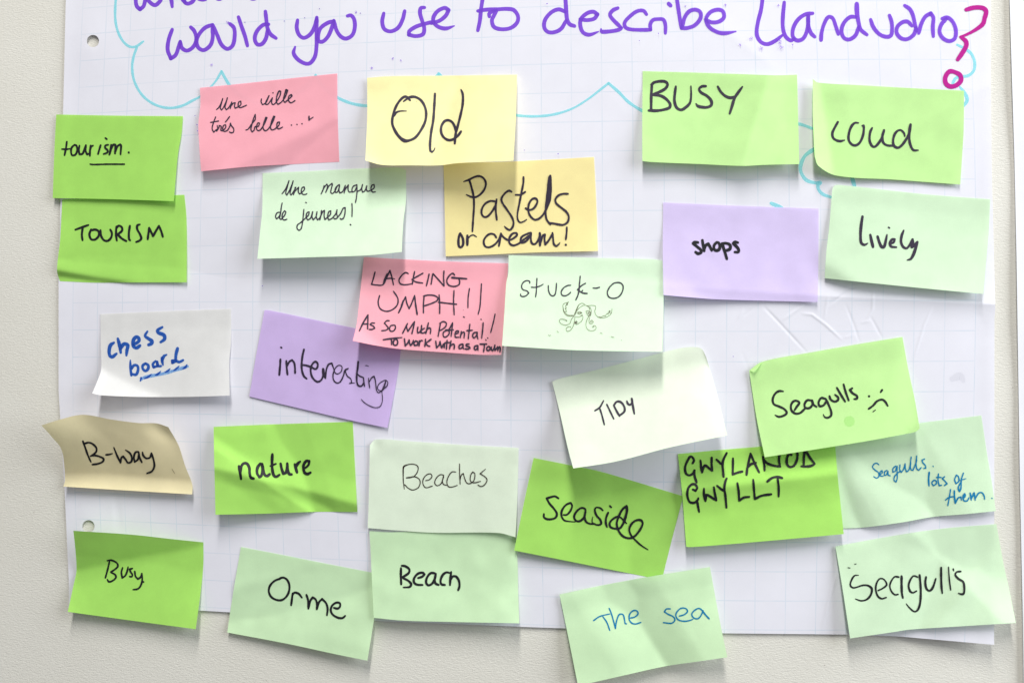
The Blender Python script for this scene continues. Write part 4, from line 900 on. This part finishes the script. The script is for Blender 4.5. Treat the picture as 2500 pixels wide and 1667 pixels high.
note(23, 'mint_light', (2030, 1000, K), [(0, 330), (600, 240), (1150, 165), (1912, 72)], [(1912, 72), (1985, 560), (2050, 950), (2098, 1290)],
     [(130, 1512), (400, 1500), (900, 1435), (1290, 1365), (1700, 1330), (2098, 1290)], [(0, 330), (60, 900), (130, 1512)], (4.0, 9.0, 5.0),
     'mint note reading "Seagulls. lots of them." in blue pen, under the sad face note',
     [(HW, 15, 'teal', "605,700 580,680 545,690 525,730 560,770 600,800 605,850 575,870 540,850,0.8 / 605,835 650,800 645,775 622,790 625,840 660,845 / 710,770 680,790 675,835 700,830 722,780 / 722,780 725,830 750,840 / 820,715 785,750 785,795 815,780 838,715 / 838,715 838,800 840,870 825,918 800,900 805,850 840,810 880,780 / 875,700 872,760 890,795 920,760 940,688 / 940,685 945,750 960,790 985,770 1015,680 / 1018,600 1008,700 1015,760 1040,770 1070,700 1090,640 / 1090,585 1080,680 1090,750 1115,770 1145,735 / 1190,625 1155,640 1165,670 1200,710 1205,740 1180,745 / 1295,715 1300,722"),
      (HW, 17, 'teal', "1248,795,1.3 1240,880,1.3 1245,970,1.2 / 1310,895 1280,930 1300,965 1335,945 1335,905 1310,895 / 1365,815 1360,900 1375,965 1405,960 / 1340,860 1400,860 / 1445,850 1415,875 1450,910 1475,940 1440,965"),
      (HW, 17, 'teal', "1595,830 1572,890 1590,940 1625,910 1620,850 1595,830 / 1685,805 1660,880 1655,960 1650,1010,1.2 1635,1038,1.3 1618,1000,1.2 1630,960 1660,910 / 1640,900,0.8 1718,875,0.6"),
      (HW, 17, 'teal', "1520,1015 1505,1110 1485,1220 / 1455,1150 1500,1115 1560,1105 / 1568,1030,1.2 1570,1110,1.3 1580,1190,1.2 1620,1120 1650,1110 1660,1150 / 1680,1130,1.2 1710,1095 1700,1070,1.2 1680,1110,1.4 1690,1155 1730,1160 1755,1120 / 1770,1060,1.2 1780,1110,1.3 1785,1150 / 1785,1130,1.2 1820,1060,1.3 1830,1110,1.2 1835,1150 / 1835,1130 1880,1060 1920,1055 1950,1100 1955,1138 / 2045,1125 2052,1128")],
     folds=[(0.0, 0.45, 0.3, 0.9, -5, 0.06)], wrinkle=0.9, tents=[(0.42, 0.35, 0.60, 1.0, -3.4, 0.4, 0.45), (0.0, 0.5, 0.12, 1.0, -1.5, 0.2, 0.2)], base=0.15)

note(22, 'lime_light', (1810, 810, K), [(100, 492), (270, 380), (900, 260), (1500, 155), (2055, 65)], [(2055, 65), (2130, 480), (2210, 850), (2275, 1230)],
     [(298, 1598), (900, 1505), (1600, 1392), (2100, 1300), (2230, 1270), (2275, 1230)], [(100, 492), (130, 700), (200, 1130), (298, 1598)], (8.0, 8.0, 9.0),
     'lime note reading "Seagulls" with a sad face, its top left corner folded over',
     [(HW, 27, 'black', "535,758,0.8 480,755 430,790 400,860 415,920 480,950 550,985 580,1030 550,1062 480,1082 430,1060,0.5 / 678,1000 710,950 740,905,1.1 715,880 670,882 635,930 640,1000 690,1040 750,1033 810,980 / 890,872 840,872 807,920 815,965 870,970 908,920 895,872 / 905,872 920,925 960,955 / 1070,852 1020,842 985,900 1000,945 1050,935 1085,880 / 1075,850 1110,920 1145,1010 1145,1065 1105,1093 1065,1085,0.7 1045,1050,0.4 / 1125,818 1140,860 1190,888 1232,870 1235,835 1195,800,0.9 / 1220,712 1265,790 1325,888 / 1305,668 1330,760 1370,872 / 1415,718 1385,738 1420,780 1475,815 1475,850 1440,855,0.8"),
      ('sad_face', 26, 'black', "1630,820 1634,826 / 1797,740,1.1 1778,768,0.8 / 1625,980 1680,940 1730,885 1790,862 1830,882 1868,942 / 1680,1018,0.5 1710,995,0.5")],
     folds=[(0, 0.27, 1, 0.25, 5, 0.07)], topl=(1.5, 0, 0), p=1.1, wrinkle=0.5, base=1.4, bumps=[(1.0, 1.0, 0.07, 0.12, 2.5)], flap=([(108, 496), (266, 386)], (166, 514)), stain=([(1378, 1140)], 130))

note(26, 'mint', (1340, 1367, K), [(135, 435), (700, 315), (1300, 205), (2055, 85)], [(2055, 85), (2130, 500), (2200, 870), (2278, 1235)],
     [(372, 1600), (900, 1480), (1480, 1352), (1900, 1290), (2278, 1235)], [(135, 435), (240, 940), (372, 1600)], (6.5, 4.5, 8),
     'mint note reading "The sea" in blue pen, hanging below the sheet at the bottom centre',
     [(HW, 17, 'teal', "570,768 650,715 780,682,0.8 / 690,718 740,790 778,893 / 770,612 795,670 830,790 850,868,1.1 / 850,868 865,770 900,690 945,690 965,750 975,805 992,808 / 1040,735 1100,720 1138,680 1125,645 1080,640 1035,680 1025,750 1060,800 1110,810 1175,790"),
      (HW, 17, 'teal', "1550,618 1500,620 1475,655 1520,685 1590,720 1608,760 1570,800 1462,793 / 1665,710 1730,690 1770,650 1750,615 1690,610 1640,650 1620,700 1650,755 1720,775 1790,768 1840,750,0.7 / 1970,650 1920,612 1870,630 1825,680 1840,725 1890,745 1930,720 1970,640 / 1965,650,1.1 2000,695,1.2 2045,743,1.2")],
     folds=[(0.0, 0.20, 1.0, 0.20, 4, 0.03)], wrinkle=0.7, tents=[(0.42, 0.2, 0.60, 1.0, -3.6, 0.4, 0.5)], base=3.4)

note(27, 'mint_light', (2030, 1270, K), [(50, 330), (700, 210), (1400, 105), (2105, 45)], [(2105, 45), (2190, 520), (2270, 900), (2352, 1305)],
     [(238, 1502), (800, 1420), (1000, 1390), (1700, 1345), (2352, 1305)], [(50, 330), (140, 860), (238, 1502)], (3.0, 4.0, 7.0),
     'crinkled mint note reading "Seagulls" in black ink at the bottom right corner of the sheet',
     [(HW, 25, 'black', "345,697,0.5 300,700,0.7 265,740,0.9 240,820,0.9 270,855,0.8 320,850,0.8 400,825,0.8 470,830 515,870,1.1 500,950,1.1 450,1005,0.9 380,1022,0.8 305,998,0.5 / 595,892,0.8 660,860,0.8 705,815,0.9 670,750,0.7 620,740,0.7 580,790,0.9 565,870,0.9 590,960,0.9 640,995,0.9 700,980,0.8 / 858,720 810,715,0.8 770,760,0.8 745,830,0.8 765,900,0.8 810,945,0.8 850,940 / 895,710,1.2 895,830,1.2 900,930,1.1 912,985 / 1100,720,0.8 1050,705,0.8 1010,750,0.9 985,830 1005,900 1040,920,0.8 1085,898,0.9 / 1125,695,1.1 1135,800,1.1 1140,920,1.1 1130,1060,1.1 1100,1140 1060,1160,0.8 1000,1115,0.7 955,1060,0.5 / 1208,718,1.1 1198,790,1.1 1215,870,1.1 1255,895 1295,850,1.1 1332,740,0.8 / 1400,600,1.2 1400,720,1.1 1405,850,1.1 1415,925,0.9 / 1495,592,0.6 1500,700,0.7 1510,800,0.8 1522,885,0.7 / 1555,618,1.0 1562,640,0.6 / 1650,648 1600,655,0.8 1580,690 1620,740 1680,780,1.1 1695,850,1.1 1688,930,1.1 1660,938,0.9 1620,925,0.6 / 212,600,0.5 238,604,0.5 / 297,555,0.5 315,552,0.5")],
     folds=[(0.0, 0.85, 0.75, 0.15, -6, 0.04), (0.58, 0.22, 1.0, 0.55, 6, 0.03), (0.8, 0.5, 1.0, 0.18, 5, 0.02)], wrinkle=1.2, tents=[(0.58, 0.22, 0.75, 0.6, 1.3, 0.25, 0.35), (0.42, 1.0, 0.56, 0.5, -1.8, 0.35, 0.35), (0.82, 0.5, 1.0, 0.2, 1.2, 0.15, 0.2)], base=0.5)
